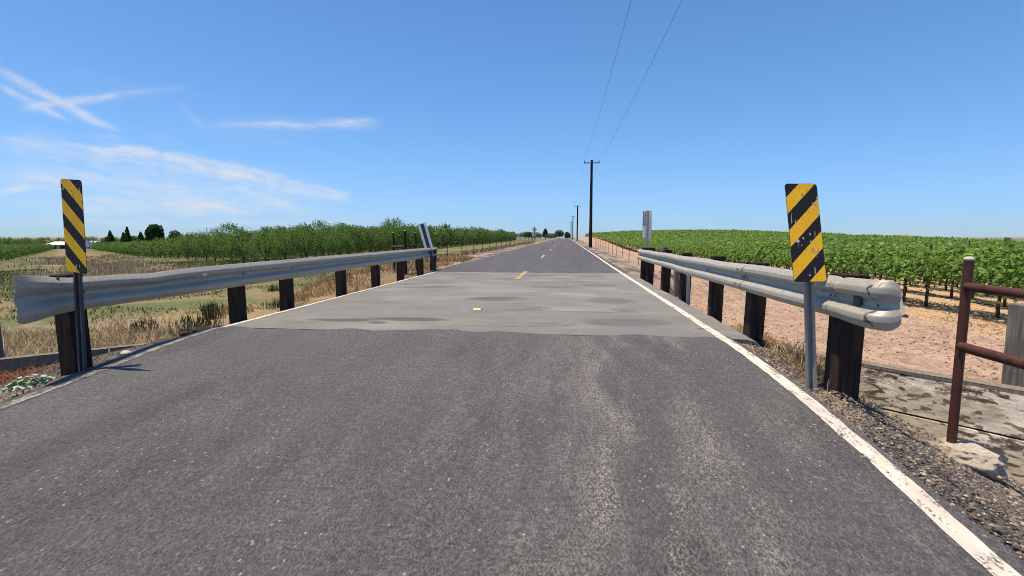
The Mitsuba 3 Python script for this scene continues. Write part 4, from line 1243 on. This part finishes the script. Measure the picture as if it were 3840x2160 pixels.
# pale-leaved weed on the near left gravel
rl = np.random.default_rng(5)
n = 260
a_, rr_ = rl.uniform(0, 2 * np.pi, n), np.sqrt(rl.random(n))
c = np.stack([-5.30 + np.cos(a_) * rr_ * .10 + .06 * np.sin(a_), 4.14 + np.sin(a_) * rr_ * .17, 0 * a_], 1)
c[:, 2] = zroad(c[:, 0], c[:, 1]) - .02 + .02 + .10 * (1 - rr_ ** 2) * rl.random(n)
v, f = leaves(c, unit(np.stack([rl.normal(0, .45, n), rl.normal(0, .45, n), np.ones(n)], 1)), rl.uniform(.04, .085, n), .55, None, rl)
g_ = rl.random(n)[:, None]
mm, cc = leaf_mesh((v, f), np.array([.30, .40, .24]) * (1 - g_) + np.array([.72, .78, .60]) * g_)
t = thing('pale_weed', 'pale green leafy weed growing in the gravel beside the left edge line', 'weed')
part(t, 'leaves', mm, 'mat_matter', color=cc)
part(t, 'stem', tube(pts((-5.33, 4.1, float(ground(-5.33, 4.1)) - .03), (-5.32, 4.1, float(ground(-5.33, 4.1)) + .05)), .006, 5), 'mat_matter', color=np.tile([.2, .25, .12], (12, 1)))


def pebbles(name, label, x, y, slo, shi, pal, seed, lift=.2):
    r_ = np.random.default_rng(seed)
    n = len(x)
    o = np.array([[1, 0, 0], [-1, 0, 0], [0, 1, 0], [0, -1, 0], [0, 0, 1], [0, 0, -1.]])
    f = np.array([[0, 2, 4], [2, 1, 4], [1, 3, 4], [3, 0, 4], [2, 0, 5], [1, 2, 5], [3, 1, 5], [0, 3, 5]])
    a = r_.uniform(0, 2 * np.pi, n)
    s = slo * (shi / slo) ** (r_.random(n) ** 2.2)
    v = o[None] * (s[:, None, None] * r_.uniform(.6, 1.1, (n, 6, 1))) * np.array([1, .8, .6])
    ca, sa = np.cos(a)[:, None], np.sin(a)[:, None]
    v = np.stack([v[..., 0] * ca - v[..., 1] * sa, v[..., 0] * sa + v[..., 1] * ca, v[..., 2]], -1)
    P = np.column_stack([x, y, ground(x, y)])
    v = v + P[:, None] + np.array([0, 0, 1.]) * (s * lift)[:, None, None]
    pal = np.array(pal)
    col = pal[r_.integers(len(pal), size=n)] * r_.uniform(.7, 1.25, n)[:, None]
    tag(put(name, trimesh.Trimesh(v.reshape(-1, 3), (f[None] + 6 * np.arange(n)[:, None, None]).reshape(-1, 3), process=False), 'mat_matter', False, np.repeat(col, 6, 0)), label, 'gravel', kind='stuff')


PAL = [(.09, .09, .10), (.06, .06, .065), (.14, .13, .125), (.30, .26, .20), (.42, .36, .27), (.22, .16, .12), (.48, .44, .36), (.11, .10, .10), (.26, .21, .17)]
n = 26000
y = rs.uniform(1.7, 6.3, n)
x = 2.18 + rs.random(n) ** 1.2 * (np.minimum(W_R - y - .03, 4.3) - 2.18)
m = (x + y < W_R - .05) & (x > 2.15)
pebbles('gravel', 'loose mixed gravel on the right shoulder in front of the wing wall', x[m], y[m], .005, .021, PAL, 21)
n = 12000
y = rs.uniform(2.6, 6.6, n)
x = -5.2 - rs.random(n) ** 1.3 * 2.6
m = (y < W_L(x) - .05)
pebbles('gravel_001', 'dark loose gravel on the left shoulder around the first post', x[m], y[m], .005, .018, [(.08, .08, .085), (.06, .06, .06), (.15, .135, .12), (.28, .22, .17), (.12, .11, .10)], 22)
n = 9000
y = rs.uniform(6.5, 18, n)
x = np.where(rs.random(n) < .62, 2.14 + rs.random(n) ** .7 * .28, -5.12 + rs.random(n) * .16)
n = 16000
y = rs.uniform(5, 24, n)
x = 2.8 + rs.random(n) ** .9 * 8.5
m = (x + y > W_R + .3) & (meshkit.fbm(np.stack([x * .7, y * .7, x * 0], -1), 3, 31) > .46)
pebbles('dirt_clods', 'small dry clods scattered on the dirt track beside the vineyard', x[m], y[m], .008, .045, [(.33, .235, .17), (.27, .185, .13), (.41, .30, .225), (.37, .265, .19)], 25)
# debris lying on the deck edges keeps the deck's height
_g = ground
ground_deck = lambda x, y: -.012 + 0 * np.asarray(x)
ground = ground_deck
pebbles('gravel_002', 'fine grit lying along both edges of the bridge deck', x, y, .004, .012, [(.10, .10, .10), (.16, .16, .15), (.25, .23, .20), (.34, .32, .28)], 24)
ground = _g


def stone(name, label, x, y, s, col, seed, cat='stone'):
    m = trimesh.creation.icosphere(3, 1.0)
    v = m.vertices
    v = v * (1 + .5 * (meshkit.fbm(v * 1.3 + seed, 3, seed)[:, None] - .5)) * np.array(s)
    m.vertices = v
    z = float(ground(x, y)) + s[2] * .45
    tag(put(numbered(name), moved(m, rot([0, 0, 1], seed * 37), shift(x, y, z)), 'mat_matter', 30, None), label, cat)
    # one even stone colour
    k = list(labels)[-1]
    put(k, moved(m, rot([0, 0, 1], seed * 37), shift(x, y, z)), 'mat_matter', True, np.tile(col, (len(m.vertices), 1)) * (.85 + .3 * meshkit.noise(v * 30)[:, None]))


stone('stone', 'white stone lying against the left timber beam', -5.50, 5.42, (.055, .04, .035), (.72, .68, .62), 1)
stone('stone', 'small pale stone in the gravel near the left marker post', -5.12, 4.02, (.022, .02, .012), (.65, .62, .55), 2)
stone('stone', 'dark broken asphalt lump at the left end of the deck', -5.32, 6.5, (.10, .13, .06), (.06, .05, .05), 3, 'asphalt lump')
stone('stone', 'reddish dark lump beside the second left post', -5.52, 6.42, (.07, .08, .05), (.09, .06, .055), 4, 'asphalt lump')
stone('stone', 'grey asphalt lump behind the white stone', -5.42, 5.9, (.08, .10, .04), (.10, .10, .10), 5, 'asphalt lump')
stone('stone', 'brown clod under the straw tuft on the right', 2.52, 5.05, (.09, .08, .05), (.15, .11, .08), 6, 'clod')

t = thing('stake', 'white plastic stake leaning in the dirt by the front vine row', 'stake')
part(t, 'tube', tube(pts((8.84, 13.65, -.78), (8.79, 13.69, -.5), (8.74, 13.72, -.24)), .032, 8), 'mat_white', 40)
part(t, 'foot', moved(trimesh.creation.icosphere(1, .07), shift(8.85, 13.63, -.76)), 'mat_dark_gap', True)
